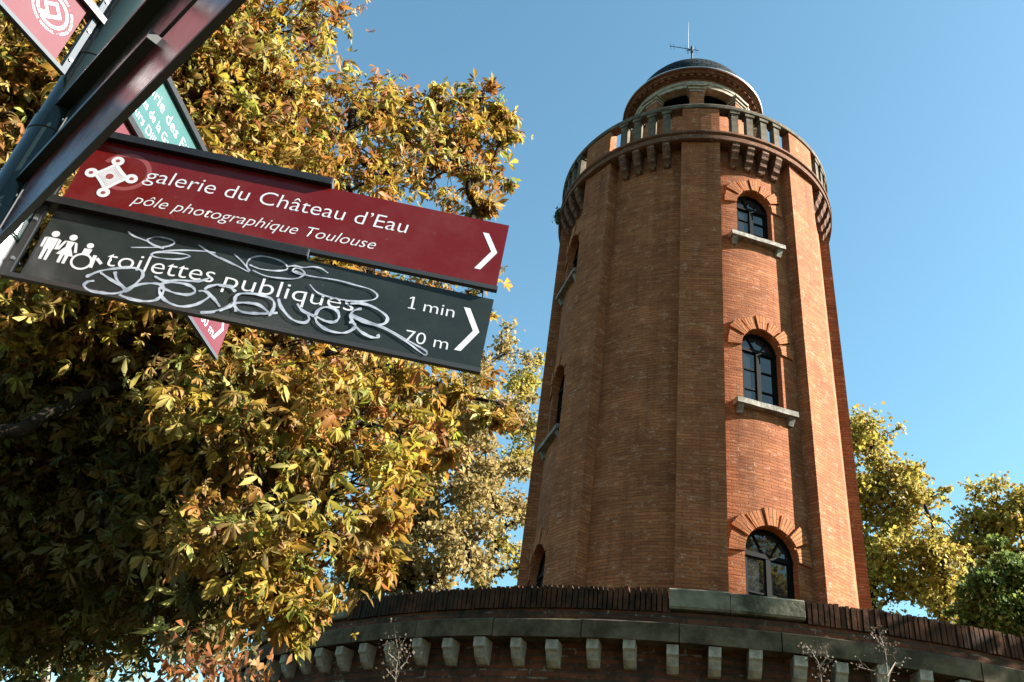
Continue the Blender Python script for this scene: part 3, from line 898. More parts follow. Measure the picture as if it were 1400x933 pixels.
GRAF = [[(0.259,2.783),(0.275,2.774),(0.305,2.768),(0.325,2.76),(0.347,2.757)],
[(0.346,2.759),(0.316,2.764),(0.306,2.773),(0.323,2.785),(0.351,2.786),(0.363,2.78),(0.357,2.769),(0.336,2.758),(0.28,2.742)],
[(0.408,2.751),(0.388,2.738),(0.356,2.731),(0.33,2.731),(0.331,2.741),(0.355,2.753),(0.393,2.765),(0.432,2.773),(0.456,2.775)],
[(0.414,2.787),(0.455,2.768),(0.504,2.752)],
[(0.33,2.731),(0.332,2.74),(0.363,2.75),(0.396,2.754),(0.408,2.751)],
[(0.221,2.642),(0.241,2.663),(0.272,2.68),(0.302,2.69),(0.323,2.687),(0.33,2.673),(0.325,2.655),(0.316,2.633),(0.306,2.624)],
[(0.272,2.671),(0.281,2.654),(0.301,2.637),(0.312,2.63)],
[(0.244,2.661),(0.27,2.649),(0.293,2.64),(0.309,2.629)],
[(0.241,2.637),(0.229,2.631),(0.226,2.62),(0.24,2.611),(0.264,2.611),(0.289,2.615),(0.306,2.624)],
[(0.305,2.626),(0.324,2.646),(0.347,2.658),(0.369,2.662),(0.382,2.655),(0.384,2.638),(0.377,2.621),(0.357,2.612),(0.332,2.610),(0.31,2.613),(0.302,2.616)],
[(0.353,2.68),(0.379,2.673),(0.403,2.682),(0.435,2.688),(0.453,2.695),(0.467,2.708)],
[(0.373,2.661),(0.383,2.67),(0.412,2.676),(0.436,2.673),(0.447,2.661),(0.434,2.65),(0.407,2.648),(0.382,2.653),(0.374,2.653),(0.378,2.641),(0.396,2.624),(0.428,2.617),(0.458,2.629),(0.477,2.652),(0.477,2.662),(0.465,2.668),(0.453,2.665)],
[(0.464,2.672),(0.471,2.683),(0.492,2.693),(0.519,2.695)],
[(0.469,2.669),(0.491,2.653),(0.509,2.636)],
[(0.474,2.612),(0.5,2.621),(0.522,2.64),(0.533,2.655)],
[(0.467,2.765),(0.492,2.758),(0.541,2.742)],
[(0.495,2.783),(0.52,2.765),(0.542,2.745)],
[(0.542,2.745),(0.53,2.761),(0.534,2.781),(0.557,2.793),(0.591,2.792),(0.613,2.783),(0.617,2.77),(0.593,2.76),(0.56,2.757),(0.536,2.762)],
[(0.547,2.748),(0.579,2.74),(0.616,2.743),(0.644,2.75),(0.659,2.766),(0.649,2.778),(0.634,2.777),(0.634,2.767),(0.657,2.762)],
[(0.615,2.776),(0.632,2.784),(0.651,2.784),(0.672,2.792),(0.691,2.792),(0.709,2.783)],
[(0.636,2.77),(0.671,2.765),(0.731,2.769),(0.778,2.766),(0.81,2.763),(0.829,2.751),(0.823,2.737),(0.795,2.725),(0.766,2.72),(0.735,2.719),(0.7,2.724),(0.677,2.742)],
[(0.49,2.69),(0.512,2.691),(0.529,2.682)],
[(0.545,2.631),(0.538,2.647),(0.533,2.669),(0.544,2.681),(0.576,2.687),(0.606,2.683),(0.618,2.668),(0.617,2.645),(0.614,2.637)],
[(0.614,2.644),(0.587,2.66),(0.558,2.659),(0.538,2.652),(0.539,2.643),(0.558,2.634),(0.587,2.637),(0.614,2.644),(0.63,2.65)],
[(0.622,2.687),(0.633,2.667),(0.662,2.642),(0.689,2.638),(0.699,2.649),(0.694,2.66)],
[(0.664,2.684),(0.681,2.668),(0.713,2.66),(0.736,2.654),(0.754,2.657),(0.76,2.672),(0.75,2.688),(0.727,2.691),(0.712,2.678),(0.711,2.659),(0.72,2.644),(0.745,2.632),(0.778,2.633),(0.797,2.649),(0.797,2.663),(0.784,2.664)],
[(0.803,2.706),(0.786,2.695),(0.785,2.678),(0.798,2.659),(0.816,2.645),(0.84,2.637),(0.855,2.641),(0.851,2.647)],
[(0.775,2.713),(0.804,2.72),(0.835,2.714),(0.862,2.698),(0.86,2.679),(0.837,2.671),(0.81,2.673),(0.782,2.682)],
[(0.784,2.683),(0.829,2.671),(0.869,2.663),(0.918,2.643),(0.96,2.62),(0.963,2.63),(0.929,2.644),(0.868,2.667),(0.828,2.675),(0.784,2.687)],
[(0.511,2.624),(0.528,2.64),(0.538,2.652)]]
gm = MB()
thin = {0, 1, 2, 3, 4, 15, 16, 17, 18, 19, 20, 28}
for i, s in enumerate(GRAF):
    blk_.stroke(gm, s, .0036 if i in thin else .0060, .0078 + i * .00004)
gm.build('graffiti', M['graffiti'], blk_.root)

# --- sunlit maroon blades pointing away to the left, seen with their emblem
def emblem_round(bl, s, z, k):
    mb = MB()
    f = lambda x, y: (s - x * k, z + y * k)          # mirrored: text reads towards the pole
    n = 48
    a0, a1 = -112, 232
    for i in range(n):
        b0, b1 = R(a0 + (a1 - a0) * i / n), R(a0 + (a1 - a0) * (i + 1) / n)
        bl.poly(mb, [f(math.cos(b0), math.sin(b0)), f(math.cos(b1), math.sin(b1)), f(.84 * math.cos(b1), .84 * math.sin(b1)), f(.84 * math.cos(b0), .84 * math.sin(b0))])
    def seg(p, q, w=.17, o=.0074):
        v = Vector((q[0] - p[0], q[1] - p[1])).normalized() * w / 2
        nn = (-v.y, v.x)
        bl.poly(mb, [f(p[0] - nn[0] - v.x * .9, p[1] - nn[1] - v.y * .9), f(q[0] - nn[0] + v.x * .9, q[1] - nn[1] + v.y * .9), f(q[0] + nn[0] + v.x * .9, q[1] + nn[1] + v.y * .9), f(p[0] + nn[0] - v.x * .9, p[1] + nn[1] - v.y * .9)], o)
    sq = [(-.02, -.54), (.50, .02), (0.0, .52), (-.5, .0)]
    seg(sq[0], sq[1], o=.0074); seg(sq[1], sq[2], o=.00745); seg(sq[2], sq[3], o=.0075)
    seg(sq[3], (-.18, -.36), o=.00755); seg(sq[0], (-.30, -.84), o=.0076); seg((-.18, -.36), (-.52, -.74), o=.00765)
    mb.build('emblem', M['white'], bl.root)
    words = 'PATRIMOINE MONDIAL · WORLD HERITAGE · PATRIMONIO MUNDIAL · '
    ring = None
    v_, f_ = [], []
    for i, chx in enumerate(words):
        if chx == ' ': continue
        cu = bpy.data.curves.new('t', 'FONT'); cu.body = chx; cu.size = .205; cu.align_x = 'CENTER'; cu.resolution_u = 2
        ob = bpy.data.objects.new('t', cu); COL.objects.link(ob)
        dg = bpy.context.evaluated_depsgraph_get(); dg.update()
        me = bpy.data.meshes.new_from_object(ob.evaluated_get(dg)); bpy.data.objects.remove(ob)
        th = R(-165 + 360 * i / len(words))          # counter clockwise along the bottom
        b = len(v_)
        for q in me.vertices:
            rr = 1.30 - q.co.y
            aa = th + q.co.x / 1.2
            v_.append(bl.pt(*f(rr * math.cos(aa), rr * math.sin(aa)), .0073))
        f_ += [tuple(b + x for x in p.vertices) for p in me.polygons]
        bpy.data.meshes.remove(me)
    me = bpy.data.meshes.new('lettering'); me.from_pydata(v_, [], f_); me.materials.append(M['white'])
    link('lettering', me, bl.root)
pk1 = Blade(204.81, 3.168, 1.09, M['pink'], 'sunlit maroon blade with a round white heritage emblem', flip=True)
emblem_round(pk1, .160, 3.280, .045)
pk2 = Blade(206.5, 3.402, 1.09, M['pink'], 'upper sunlit maroon blade cut by the photo edge', flip=True)
# --- teal and maroon blades pointing away behind
tl = Blade(9.93, 3.283, .90, M['teal'], 'grey teal blade behind the pole reading Prairie des Filtres')
tl.text('Prairie des Filtres', .125, .525, 3.410, .040)
tl.text('Berges de la Garonne', .115, .435, 3.354, .031)
tl.text('Cours Dillon', .125, .335, 3.306, .031)
pb = Blade(9.93, 3.050, 1.0, M['pink'], 'sunlit maroon blade behind the charcoal blade with its tip hanging below', end=0)
pb.text('300 m', .805, .925, 3.088, .034)
ch = MB(); chevron(pb, ch, .935, 3.21, .970, 3.150, .935, 3.09, .014)
ch.build('chevron', M['white'], pb.root)
# --- blades that come over the camera
bb = Blade(137.1, 2.62, 1.12, M['maroon_gloss'], 'dark glossy blade seen almost edge on, lower of the two blades overhead', rail=.58, edge='dark_edge', rw=.025)
ba = Blade(137.1, 2.862, 1.12, M['slate'], 'dark scratched blade seen almost edge on, above the lower overhead blade', edge='dark_edge', rw=.036)

# ------------------------------------------------------------------ foliage
def leaves_mesh(name, mat, parent, V, Fq, C):
    """V (n,3) vertices, Fq list of index arrays with 3 or 4 columns, C (n,3) colours"""
    me = bpy.data.meshes.new(name)
    me.vertices.add(len(V)); me.vertices.foreach_set('co', V.astype(np.float32).ravel())
    loops = np.concatenate([f.ravel() for f in Fq])
    tot = np.concatenate([np.full(len(f), f.shape[1]) for f in Fq])
    st = np.concatenate([[0], np.cumsum(tot)[:-1]])
    me.loops.add(len(loops)); me.loops.foreach_set('vertex_index', loops.astype(np.int32))
    me.polygons.add(len(tot)); me.polygons.foreach_set('loop_start', st.astype(np.int32)); me.polygons.foreach_set('loop_total', tot.astype(np.int32))
    ca = me.color_attributes.new('leaf_colour', 'FLOAT_COLOR', 'POINT')
    ca.data.foreach_set('color', np.concatenate([C, np.ones((len(C), 1))], 1).astype(np.float32).ravel())
    me.update(calc_edges=True)
    me.materials.append(mat)
    return link(name, me, parent)

def unit(a): return a / np.maximum(np.linalg.norm(a, axis=-1, keepdims=True), 1e-9)

def palmate(rng, pos, dirs, nor, size, cols, edge):
    """compound leaves of six leaflets; arrays of n leaves -> V, faces, colours"""
    n = len(pos)
    d = unit(dirs); nr = unit(nor - d * (nor * d).sum(1, keepdims=True)); s = np.cross(d, nr)
    V, C, F3, F4 = [], [], [], []
    base = 0
    angs = np.radians([-100, -58, -20, 20, 58, 100]); lens = [.62, .85, 1.0, 1.0, .85, .62]
    for a, ln in zip(angs, lens):
        a_ = a + rng.normal(0, .13, n)
        ld = d * np.cos(a_)[:, None] + s * np.sin(a_)[:, None]
        lt = np.cross(nr, ld)
        L = (size * ln * rng.uniform(.5, 1.2, n))[:, None]
        droop = rng.uniform(.05, 1.25, n)[:, None]; fold = rng.uniform(.15, .9, n)[:, None]; wid = rng.uniform(.14, .23, n)[:, None]
        tw = rng.normal(0, .25, n)[:, None]
        lt2 = lt * np.cos(tw) + nr * np.sin(tw); nr2 = nr * np.cos(tw) - lt * np.sin(tw)
        def pt(t, w):
            zz = -droop * t ** 1.8
            p = pos + L * (ld * t * (1 - .12 * droop * t) + nr2 * zz)
            return p, lt2 * w * L, nr2 * (abs(w) * fold) * L
        b0, _, _ = pt(.04, 0)
        v = [b0]
        for t, w in ((.42, .62), (.75, 1.0)):
            m_, _, _ = pt(t, 0)
            q = wid * w
            v += [m_ - lt2 * q * L + nr2 * q * fold * L, m_, m_ + lt2 * q * L + nr2 * q * fold * L]
        tip, _, _ = pt(1.0, 0)
        v.append(tip)
        V.append(np.stack(v, 1))
        ec = (cols * (1 - edge[:, None]) + np.array([.13, .048, .015]) * edge[:, None])
        jit = rng.uniform(.8, 1.2, (n, 1))
        cc = np.stack([cols, ec, cols, ec, ec, cols * .9 + ec * .1, ec, ec], 1) * jit[:, None]
        C.append(cc)
    V = np.stack(V, 1).reshape(-1, 3); C = np.stack(C, 1).reshape(-1, 3)
    o = (np.arange(n * 6) * 8)[:, None]
    F3 = np.concatenate([o + np.array(q) for q in ((0, 2, 1), (0, 3, 2), (4, 5, 7), (5, 6, 7))])
    F4 = np.concatenate([o + np.array(q) for q in ((1, 2, 5, 4), (2, 3, 6, 5))])
    return V, [F3, F4], np.clip(C, 0, 1)

def simple_leaves(rng, pos, size, cols, up=0.35, w=.42):
    """bent kite leaves"""
    n = len(pos)
    d = unit(rng.normal(0, 1, (n, 3)) + np.array([0, 0, -.35])); nr = unit(rng.normal(0, 1, (n, 3)) + np.array([0, 0, up]))
    nr = unit(nr - d * (nr * d).sum(1, keepdims=True)); s = np.cross(d, nr)
    L = size[:, None]
    v = np.stack([pos, pos + L * (d * .5 - s * w + nr * .12), pos + L * d + nr * L * -.1, pos + L * (d * .5 + s * w + nr * .12)], 1)
    V = v.reshape(-1, 3); C = np.repeat(np.clip(cols, 0, 1), 4, 0)
    o = (np.arange(n) * 4)[:, None]
    return V, [np.concatenate([o + np.array((0, 1, 2)), o + np.array((0, 2, 3))])], C

def pick(rng, n, palette):
    w = np.array([p[1] for p in palette]); w = w / w.sum()
    return np.array([p[0] for p in palette])[rng.choice(len(palette), n, p=w)]

def limb(mb, p0, p1, r0, r1, rng, sag=.12, n=7, sides=7):
    p0, p1 = np.array(p0, float), np.array(p1, float)
    L = np.linalg.norm(p1 - p0)
    b1, b2 = rng.normal(0, .05 * L, 3), rng.normal(0, .04 * L, 3)
    pts, rs = [], []
    for i in range(n + 1):
        t = i / n
        p = p0 + (p1 - p0) * t + b1 * math.sin(math.pi * t) + b2 * math.sin(2 * math.pi * t) + np.array([0, 0, sag * L * math.sin(math.pi * t)])
        pts.append(p); rs.append(r0 + (r1 - r0) * t ** .8)
    mb.tube(pts, rs, sides)
    return pts

def lobe_tree(name, label, base, lobes, palette, seed, leaf, per, trunk_r, bark, group=None, cat='tree', compound=False, clumps=14, sig=.2, fork=.45, edge=.3, mat='leaf_far', twig=True, trunk_top=None, split=0, rmin=.4, limb_r=.28, pals=None, boughs=()):
    """lobes: list of (centre xyz, radius); leaves gather in clumps round twig ends inside each lobe"""
    rng = np.random.default_rng(seed)
    base = np.array(base, float)
    root = empty(name, base, 0, label, cat, group)
    if split:
        new = []
        for c, r in lobes:
            new.append((np.array(c), r * .5))
            for _ in range(split):
                v = rng.normal(0, 1, 3); v /= np.linalg.norm(v)
                new.append((np.array(c) + v * r * rng.uniform(.4, 1.25), r * rng.uniform(.2, .45)))
        lobes = new
    cen = np.array([l[0] for l in lobes]); rad = np.array([l[1] for l in lobes])
    top = cen.mean(0)
    fk = np.array(trunk_top, float) if trunk_top is not None else base + (top - base) * np.array([fork * .8, fork * .8, fork])
    tb, lb = MB(), MB()
    tp = limb(tb, base - base, fk - base, trunk_r, trunk_r * .7, rng, 0.0, 8, 12)
    tb.build('trunk', bark, root)
    # branch network: every lobe hangs on the nearest limb already grown
    node = [np.array(p) for p in tp[4:]]; par = [-1] + list(range(len(node) - 1)); plen = [0.0] * len(node)
    n0 = len(node); chains = []
    order = np.argsort(np.linalg.norm(cen - fk, axis=1))
    tipn = {}
    for li in order:
        c = cen[li] - base
        arr = np.array(node)
        dv = c - arr
        cost = np.linalg.norm(dv, axis=1) + .25 * np.array(plen) + .6 * np.maximum(0, -dv[:, 2])
        q = int(cost.argmin()); p = node[q]; L = np.linalg.norm(c - p)
        k = max(2, min(6, int(L / .35))); ch = [q]
        b1 = rng.normal(0, .09 * L, 3)
        for t in range(1, k + 1):
            f = t / k
            pos = p + (c - p) * f + b1 * math.sin(math.pi * f) + np.array([0, 0, .08 * L * math.sin(math.pi * f)]) + rng.normal(0, .02 * L, 3) * (t < k)
            node.append(pos); par.append(ch[-1]); plen.append(plen[ch[-1]] + L / k); ch.append(len(node) - 1)
        chains.append(ch); tipn[li] = ch[-1]
    cnt = [0.0] * len(node)
    for li, tix in tipn.items():
        u_ = tix
        while u_ != -1:
            cnt[u_] += 1; u_ = par[u_]
    tot = max(1, len(lobes))
    rr_ = lambda i_: max(.012, trunk_r * limb_r * 2.2 * (cnt[i_] / tot) ** .5)
    for ch in chains:
        r_ = [rr_(i_) for i_ in ch]; r_[0] = min(r_[0], r_[1] * 1.25)
        lb.tube([node[i_] for i_ in ch], r_, 7 if compound else 5)
    P, Cc, D = [], [], []
    for li, (c, r) in enumerate(zip(cen, rad)):
        nc = max(6, int(clumps * (r / rad.mean()) ** 2))
        u = unit(rng.normal(0, 1, (nc, 3))) * (rng.uniform(.15, 1, nc) ** .45)[:, None] * r * np.array([1, 1, .85])
        pal_ = palette[pals[li]] if pals is not None else palette
        anc = tipn[li]
        near = [node[anc]] + ([node[par[anc]]] if par[anc] >= 0 else [])
        for q in c + u:
            if twig:
                s0 = near[rng.integers(0, len(near))]
                limb(lb, s0, q - base, .008 if compound else .012, .003, rng, .02, 4, 4)
            m_ = max(4, int(per * (max(r, rmin) * sig * 5) ** 1.5 * rng.uniform(.4, 1.5)))
            off = rng.normal(0, 1, (m_, 3)) * np.array([1, 1, .7]) * sig * r * rng.uniform(.7, 1.3)
            P.append(q + off)
            base_c = pick(rng, 1, pal_)[0]
            col = pick(rng, m_, pal_) * .6 + base_c * .4
            Cc.append(col * rng.uniform(.7, 1.25, (m_, 1)))
            D.append((q - c) / max(r, .01) + np.array([0, 0, -.15]) + rng.normal(0, .7, (m_, 3)))
    P = np.concatenate(P) - base; Cc = np.concatenate(Cc); D = np.concatenate(D)
    n = len(P)
    for pts_, r0_, r1_ in boughs:
        n_ = len(pts_) - 1
        lb.tube([np.array(p) - base for p in pts_], [r0_ + (r1_ - r0_) * i_ / n_ for i_ in range(n_ + 1)], 8)
    lb.build('branches', bark, root)
    size = leaf * rng.uniform(.5, 1.35, n)
    if compound:
        nor = np.array([0, 0, .8]) + unit(D) * .6 + rng.normal(0, .75, (n, 3))
        D[:, 2] -= .45
        V, F, C = palmate(rng, P, D, nor, size, Cc, np.clip(rng.normal(edge, .3, n), 0, 1))
    else:
        V, F, C = simple_leaves(rng, P, size, Cc)
    leaves_mesh('crown', M[mat], root, V, F, C)
    return root

def px_lobes(L):
    """(px, py, ground distance, radius m) -> lobes in metres"""
    return [(at(a, b, d), r) for a, b, d, r in L]

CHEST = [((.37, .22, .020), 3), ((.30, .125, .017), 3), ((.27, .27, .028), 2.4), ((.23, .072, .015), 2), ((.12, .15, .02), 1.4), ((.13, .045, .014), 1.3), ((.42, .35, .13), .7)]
CH = [
    (30, 40, 6.2, 1.0), (140, 90, 6.4, 1.0), (260, 40, 6.6, .95), (360, 50, 6.6, .75), (440, 20, 6.6, .42), (300, 140, 6.6, .85), (400, 130, 6.5, .55),
    (60, 170, 6.2, .9), (190, 200, 6.4, .9), (410, 200, 6.5, .55), (480, 190, 6.6, .52), (500, 140, 6.7, .3), (560, 165, 6.7, .4), (585, 140, 6.7, .26), (660, 135, 6.7, .22), (640, 190, 6.7, .36), (685, 165, 6.8, .18),
    (540, 150, 6.9, .42), (610, 165, 7.0, .42), (655, 155, 7.0, .34), (690, 190, 6.9, .22), (620, 220, 7.0, .45), (670, 240, 6.9, .28), (560, 200, 7.0, .42),
    (560, 230, 6.6, .45), (640, 250, 6.7, .34), (480, 260, 6.5, .6), (650, 285, 6.8, .16), (330, 260, 6.5, .8),
    (80, 330, 6, .9), (230, 350, 6.2, .9), (380, 350, 6.4, .75), (500, 370, 6.5, .6), (600, 350, 6.6, .4), (660, 400, 6.7, .22),
    (40, 450, 5.8, .8), (160, 470, 5.8, .8), (290, 480, 6, .8), (420, 490, 6.3, .7), (520, 500, 6.4, .5), (590, 520, 6.5, .36), (650, 545, 6.6, .26), (690, 570, 6.6, .17),
    (610, 590, 6.4, .24), (540, 590, 6.3, .45), (560, 640, 6.4, .2),
    (-40, 560, 6.4, .9), (90, 570, 6.4, .9), (220, 580, 6.3, .9), (350, 580, 6.2, .75), (460, 590, 6.2, .6), (480, 660, 6.2, .5), (510, 700, 6.2, .28),
    (0, 670, 7, .9), (120, 690, 7, .95), (250, 690, 6.5, .85), (370, 680, 6.2, .7), (430, 735, 6.2, .48), (500, 770, 6.2, .22), (340, 770, 6.3, .6),
    (230, 790, 7, .7), (100, 790, 7.6, .8), (375, 812, 6.1, .33), (412, 845, 6, .14), (300, 840, 6.6, .4), (-30, 800, 8, .9), (160, 860, 7.6, .5)]
CH += [(40, 530, 7, .8), (120, 600, 7, .8), (200, 650, 7, .8), (60, 620, 7, .8), (20, 600, 7, .8), (150, 730, 7, .8), (60, 700, 7, .8), (200, 740, 7, .8), (290, 650, 7, .7), (110, 650, 7, .8), (270, 760, 7, .7), (50, 780, 7.4, .7)]
CH = [(a, b, d + (2.1 if b > 420 else .8) * max(0, min(1, (330 - a) / 160)), r * (1.1 if a < 250 else 1)) for a, b, d, r in CH]
CH += [(a, b, d + 1.4, r * 1.15) for a, b, d, r in CH if 250 < a < 540 and 380 < b < 640]
ch_lobes = px_lobes(CH)
CHG = [((.032, .045, .010), 3), ((.055, .068, .013), 2.5), ((.13, .12, .025), 1.8), ((.11, .055, .014), 1.4), ((.24, .22, .10), .6)]  # lower-left leaves, darkened in colour to imitate the crown's inner shade
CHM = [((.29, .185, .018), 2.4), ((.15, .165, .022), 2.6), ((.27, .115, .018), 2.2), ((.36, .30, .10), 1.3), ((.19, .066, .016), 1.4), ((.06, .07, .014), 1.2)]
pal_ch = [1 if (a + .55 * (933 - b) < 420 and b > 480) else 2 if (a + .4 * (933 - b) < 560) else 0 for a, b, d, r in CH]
def bough(L, r0, r1, hd):
    Q = []
    for i in range(len(L) - 1):
        (xa, ya), (xb, yb) = L[i], L[i + 1]
        for k in range(4):
            t = k / 4
            Q.append(at(xa + (xb - xa) * t + rnd.uniform(-7, 7), ya + (yb - ya) * t + rnd.uniform(-7, 7), hd + .45 + rnd.uniform(-.05, .05)))
    Q.append(at(*L[-1], hd + .45))
    return Q, r0, r1
BOUGHS = [bough([(-160, 700), (-60, 625), (60, 568), (170, 522), (290, 488), (390, 470)], .075, .014, 6.5), bough([(170, 522), (240, 560), (330, 560), (420, 545), (560, 545), (650, 520)], .032, .008, 6.5),
          bough([(260, 260), (380, 222), (440, 228), (500, 224), (590, 240), (660, 225)], .05, .008, 6.3), bough([(500, 224), (560, 200), (620, 170), (690, 120)], .022, .006, 6.5),
          bough([(200, 300), (300, 210), (380, 110), (450, 40), (480, 5)], .05, .008, 6.4), bough([(380, 110), (420, 150), (470, 165), (500, 120)], .02, .006, 6.4),
          bough([(240, 560), (290, 640), (370, 690), (450, 720)], .03, .008, 6.0), bough([(60, 568), (110, 660), (180, 760), (210, 850)], .05, .012, 7.2)]
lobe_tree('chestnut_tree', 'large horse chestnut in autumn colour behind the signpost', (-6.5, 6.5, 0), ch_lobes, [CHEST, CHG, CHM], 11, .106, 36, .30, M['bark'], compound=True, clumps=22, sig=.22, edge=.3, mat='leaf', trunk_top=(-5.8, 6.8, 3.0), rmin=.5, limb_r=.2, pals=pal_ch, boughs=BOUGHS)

YEL = [((0.281, 0.203, 0.067), 3), ((0.232, 0.156, 0.0391), 3), ((0.3, 0.236, 0.112), 2), ((0.174, 0.132, 0.0335), 1.5), ((0.193, 0.103, 0.0335), .8)]
GOLD = [((.36, .26, .035), 3), ((.30, .26, .04), 2.5), ((.20, .20, .035), 1.6), ((.30, .16, .03), 1.4), ((.17, .08, .025), .8)]
GRN = [((.07, .11, .02), 3), ((.045, .075, .016), 3), ((.15, .18, .03), 2), ((.28, .28, .06), .6)]
PGRN = [((.065, .08, .022), 3), ((.04, .055, .015), 3), ((.12, .12, .04), 1.5)]  # greens darkened to paint shade into the lower left corner
lobe_tree('plane_tree', 'pale yellow plane tree between the chestnut and the tower', (*at(610, 930, 30)[:2], 0),
          px_lobes([(600, 560, 30, 1.7), (650, 500, 30, 1.2), (690, 485, 31, 1.0), (640, 590, 29.5, 1.6), (580, 640, 29, 1.6), (650, 650, 29, 1.5), (560, 700, 28.5, 1.5), (620, 730, 28.5, 1.5), (520, 760, 28.5, 1.3), (590, 790, 28, 1.2), (700, 560, 31, 1.1), (480, 800, 29, 1.1), (690, 690, 30, 1.0), (530, 800, 28.5, 1.1), (560, 770, 28.5, 1.2), (500, 780, 29, 1.1), (450, 830, 29, 1.0), (650, 770, 29, 1.1), (680, 640, 30, 1.1)]),
          YEL, 21, .18, 14, .28, M['bark'], clumps=16, sig=.36, split=6, group='trees standing beyond the terrace')
lobe_tree('plane_tree', 'slender many stemmed yellow tree right against the left side of the tower', (*at(700, 930, 36)[:2], 0),
          px_lobes([(720, 520, 36, 1.3), (715, 590, 36, 1.2), (735, 640, 36, 1.0), (700, 640, 36, 1.1), (725, 700, 36, 1.0), (680, 740, 36, 1.0), (715, 770, 36, .9), (655, 790, 36, .9), (640, 700, 36, .9)]),
          GOLD, 22, .17, 16, .22, M['bark'], clumps=9, sig=.36, split=6, group='trees standing beyond the terrace', limb_r=.3)
lobe_tree('plane_tree', 'golden green plane tree rising beside the right flank of the tower', (*at(1210, 960, 40)[:2], 0),
          px_lobes([(1165, 600, 40, 1.6), (1190, 590, 40, 1.1), (1205, 640, 40, 1.6), (1240, 660, 40, 1.4), (1275, 680, 40, .8), (1185, 690, 40, 1.6), (1230, 710, 40, 1.7), (1200, 760, 40, 1.6), (1260, 750, 40, 1.6), (1240, 800, 40, 1.5), (1190, 810, 40, 1.2), (1290, 790, 40, 1.2), (1285, 830, 40, 1.2)]),
          GOLD, 23, .20, 13, .35, M['bark'], clumps=14, sig=.36, split=6, group='trees standing beyond the terrace')
lobe_tree('plane_tree', 'yellow green plane tree at the far right behind the dark green tree', (*at(1370, 960, 44)[:2], 0),
          px_lobes([(1340, 670, 44, .9), (1325, 710, 44, 1.2), (1370, 700, 44, 1.4), (1400, 700, 44, 1.4), (1310, 750, 44, 1.3), (1360, 750, 44, 1.6), (1410, 760, 44, 1.6), (1330, 800, 44, 1.5), (1440, 700, 44, 1.6), (1300, 820, 44, 1.2)]),
          GOLD, 24, .20, 13, .35, M['bark'], clumps=13, sig=.36, split=6, group='trees standing beyond the terrace')
lobe_tree('evergreen_tree', 'dark green tree at the right edge above the terrace wall', (*at(1380, 980, 30)[:2], 0),
          px_lobes([(1375, 775, 30, .8), (1345, 800, 30, .7), (1400, 790, 30, .9), (1360, 830, 30, .9), (1330, 850, 30, .7), (1420, 830, 30, 1.1), (1390, 860, 30, .9), (1320, 830, 30, .5)]),
          GRN, 25, .13, 42, .25, M['bark'], clumps=12, sig=.38, split=4, group='trees standing beyond the terrace')
lobe_tree('lime_tree', 'dull green tree behind the chestnut at the lower left corner', (*at(130, 960, 15)[:2], 0),
          px_lobes([(30, 760, 15, 1.0), (80, 800, 15, .9), (10, 840, 15, .9), (60, 880, 15, .8), (120, 850, 15, .7), (100, 915, 15, .5), (180, 800, 15, .7)]),
          PGRN, 26, .10, 60, .2, M['bark_pale'], clumps=14, sig=.25, split=3, group='trees standing beyond the terrace')
lobe_tree('plane_tree', 'tall plane tree beyond the right edge that shades the terrace', (31, 9, 0),
          [((31, 9, 10), 3.2), ((29, 6, 8), 2.6), ((31, 13, 9), 3.0), ((33, 10, 14), 3.2), ((30, 11, 17), 2.6), ((29, 14, 13), 2.6), ((32, 6, 12), 2.8), ((31, 10, 19.5), 1.8), ((28, 9, 6.5), 2.2), ((30, 17, 9), 2.6)],
          GOLD, 27, .34, 9, .4, M['bark_pale'], clumps=40, sig=.2)

lobe_tree('plane_tree', 'leafy plane tree mirrored in the panes of the lowest tower window', (15.2, 8.0, 0),
          [((15.2, 8.0, 11.0), 1.6), ((14.6, 8.8, 12.6), 1.2), ((16.0, 7.4, 13.0), 1.2), ((15.0, 7.6, 14.4), 1.1), ((16.4, 8.6, 10.4), 1.3), ((14.2, 7.4, 10.6), 1.2)],
          GOLD, 28, .26, 12, .3, M['bark_pale'], clumps=36, sig=.2)

# ------------------------------------------------------------------ dry weeds and a low branch in front of the terrace
def dry_weed(label, stems, hd, seed, group=None, leaves=0):
    rng = np.random.default_rng(seed)
    b = at(stems[0][0][0], 990, hd); base = np.array([b[0], b[1], 0.0])
    root = empty('dry_weed', base, 0, label, 'weed', group)
    mb = MB()
    tips = []
    for st in stems:
        pts = [at(x, y, hd + rng.normal(0, .05)) - base for x, y in st]
        if st is stems[0]: pts = [np.array([0, 0, 0.0])] + pts
        w = hd / 1185
        mb.tube(pts, [max(.0012, 1.1 * w * (1 - .6 * i / len(pts))) for i in range(len(pts))], 5)
        tips += pts[1:]
        for i in range(2 if st is stems[0] else 1, len(pts)):
            for _ in range(3):
                b0 = pts[i - 1] + (pts[i] - pts[i - 1]) * rng.uniform(.2, 1)
                b1 = b0 + (pts[i] - pts[i - 1]) * rng.uniform(.08, .28) + rng.normal(0, .016, 3)
                b2 = b1 + (b1 - b0) * .5 + rng.normal(0, .008, 3)
                mb.tube([b0, b1, b2], [.0012, .0009, .0006], 4)
                tips.append(b2)
    mb.build('stems', M['dry'], root)
    lf = []
    for p in tips:
        for _ in range(3): lf.append(p + rng.normal(0, .018, 3))
    lf = np.array(lf)
    V, F, C = simple_leaves(rng, lf, .02 * rng.uniform(.4, 1.2, len(lf)), pick(rng, len(lf), [((.10, .075, .05), 2), ((.06, .04, .025), 2)]))
    leaves_mesh('foliage', M['leaf'], root, V, F, C)  # the weed's seed heads, built as tiny dry leaf shapes
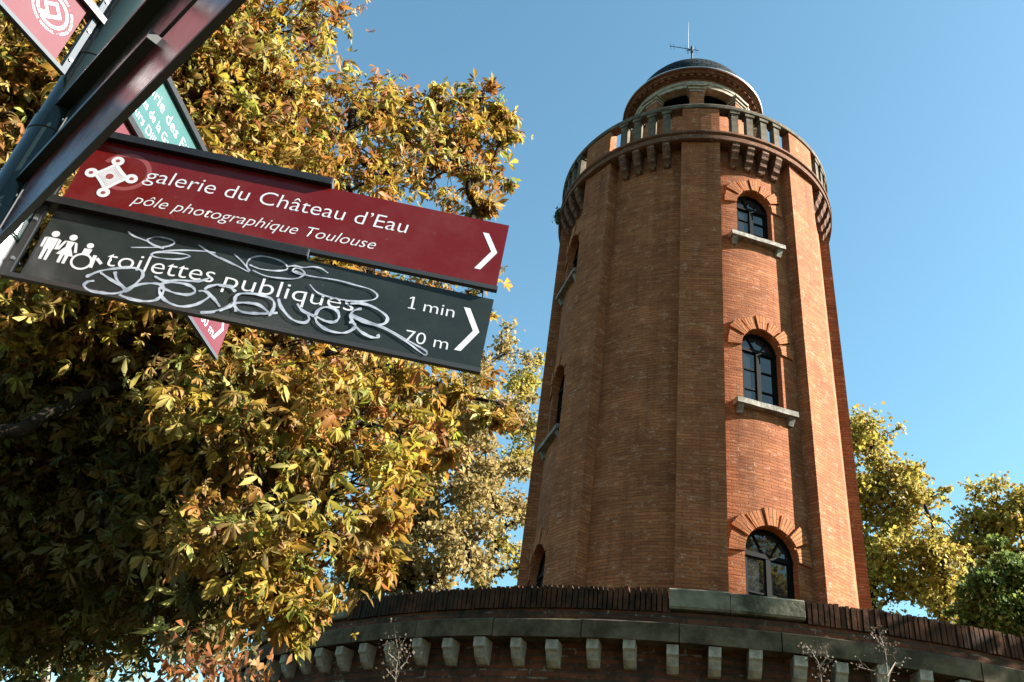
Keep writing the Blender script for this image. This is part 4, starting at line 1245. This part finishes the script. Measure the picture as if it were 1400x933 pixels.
dry_weed('dry branching weed stalk left of centre with small seed heads', [[(540, 960), (541, 920), (545, 895), (540, 868)], [(541, 920), (555, 905), (560, 893)], [(543, 905), (530, 893), (532, 880)], [(541, 930), (528, 915)], [(545, 890), (552, 876)]], 5.0, 31, 'dry weeds below the terrace')
dry_weed('curving pale dead weed under the right hand coping', [[(1125, 960), (1122, 925), (1118, 905), (1108, 890), (1100, 880)], [(1120, 912), (1130, 900), (1138, 903)], [(1116, 900), (1118, 888), (1126, 882)], [(1112, 894), (1103, 893)]], 5.5, 32, 'dry weeds below the terrace')
dry_weed('tallest pale dead weed, its tip crossing the stone band', [[(1215, 960), (1213, 920), (1210, 890), (1203, 870), (1202, 862)], [(1212, 905), (1196, 918), (1172, 912)], [(1209, 885), (1200, 878), (1196, 868)], [(1213, 925), (1224, 905), (1221, 896)]], 5.5, 33, 'dry weeds below the terrace')
rng = np.random.default_rng(41)
sb_ = at(330, 1000, 4.2)
shrub = empty('autumn_shrub', (sb_[0], sb_[1], 0), 0, 'low shrub with rust orange leaves at the bottom of the picture', 'shrub')
mb = MB(); tips = []
bs = np.array([sb_[0], sb_[1], 0])
for px, py in ((250, 915), (270, 895), (295, 905), (315, 890), (330, 905), (345, 912), (300, 925), (260, 930), (285, 930), (335, 930), (240, 930), (350, 928)):
    e = at(px, py, 4.2 + rng.normal(0, .25)) - bs
    pts = limb(mb, (0, 0, 0), e, .012, .003, rng, .05, 7, 5)
    tips += [np.array(p) for p in pts[-3:]]
mb.build('branches', M['bark'], shrub)
P = np.concatenate([t + rng.normal(0, .06, (18, 3)) for t in tips])
V, F, C = simple_leaves(rng, P, .062 * rng.uniform(.4, 1.3, len(P)), pick(rng, len(P), [((.16, .05, .013), 3), ((.19, .085, .022), 2), ((.10, .03, .01), 2), ((.20, .13, .06), 1)]), w=.24)
leaves_mesh('crown', M['leaf'], shrub, V, F, C)
# tuft growing out of the balcony cornice
tf = empty('weed_tuft', (TX, TY, 0), -AX, 'small dark weed tuft growing on the left of the balcony cornice', 'weed')
P = np.array([cyl(-77 + rng.normal(0, 2.0), 4.42 + rng.normal(0, .06), 21.35 + rng.normal(0, .13)) for _ in range(220)])
V, F, C = simple_leaves(rng, P, .09 * rng.uniform(.6, 1.3, len(P)), pick(rng, len(P), [((.05, .06, .02), 2), ((.08, .07, .03), 1)]))
leaves_mesh('foliage', M['leaf'], tf, V, F, C)
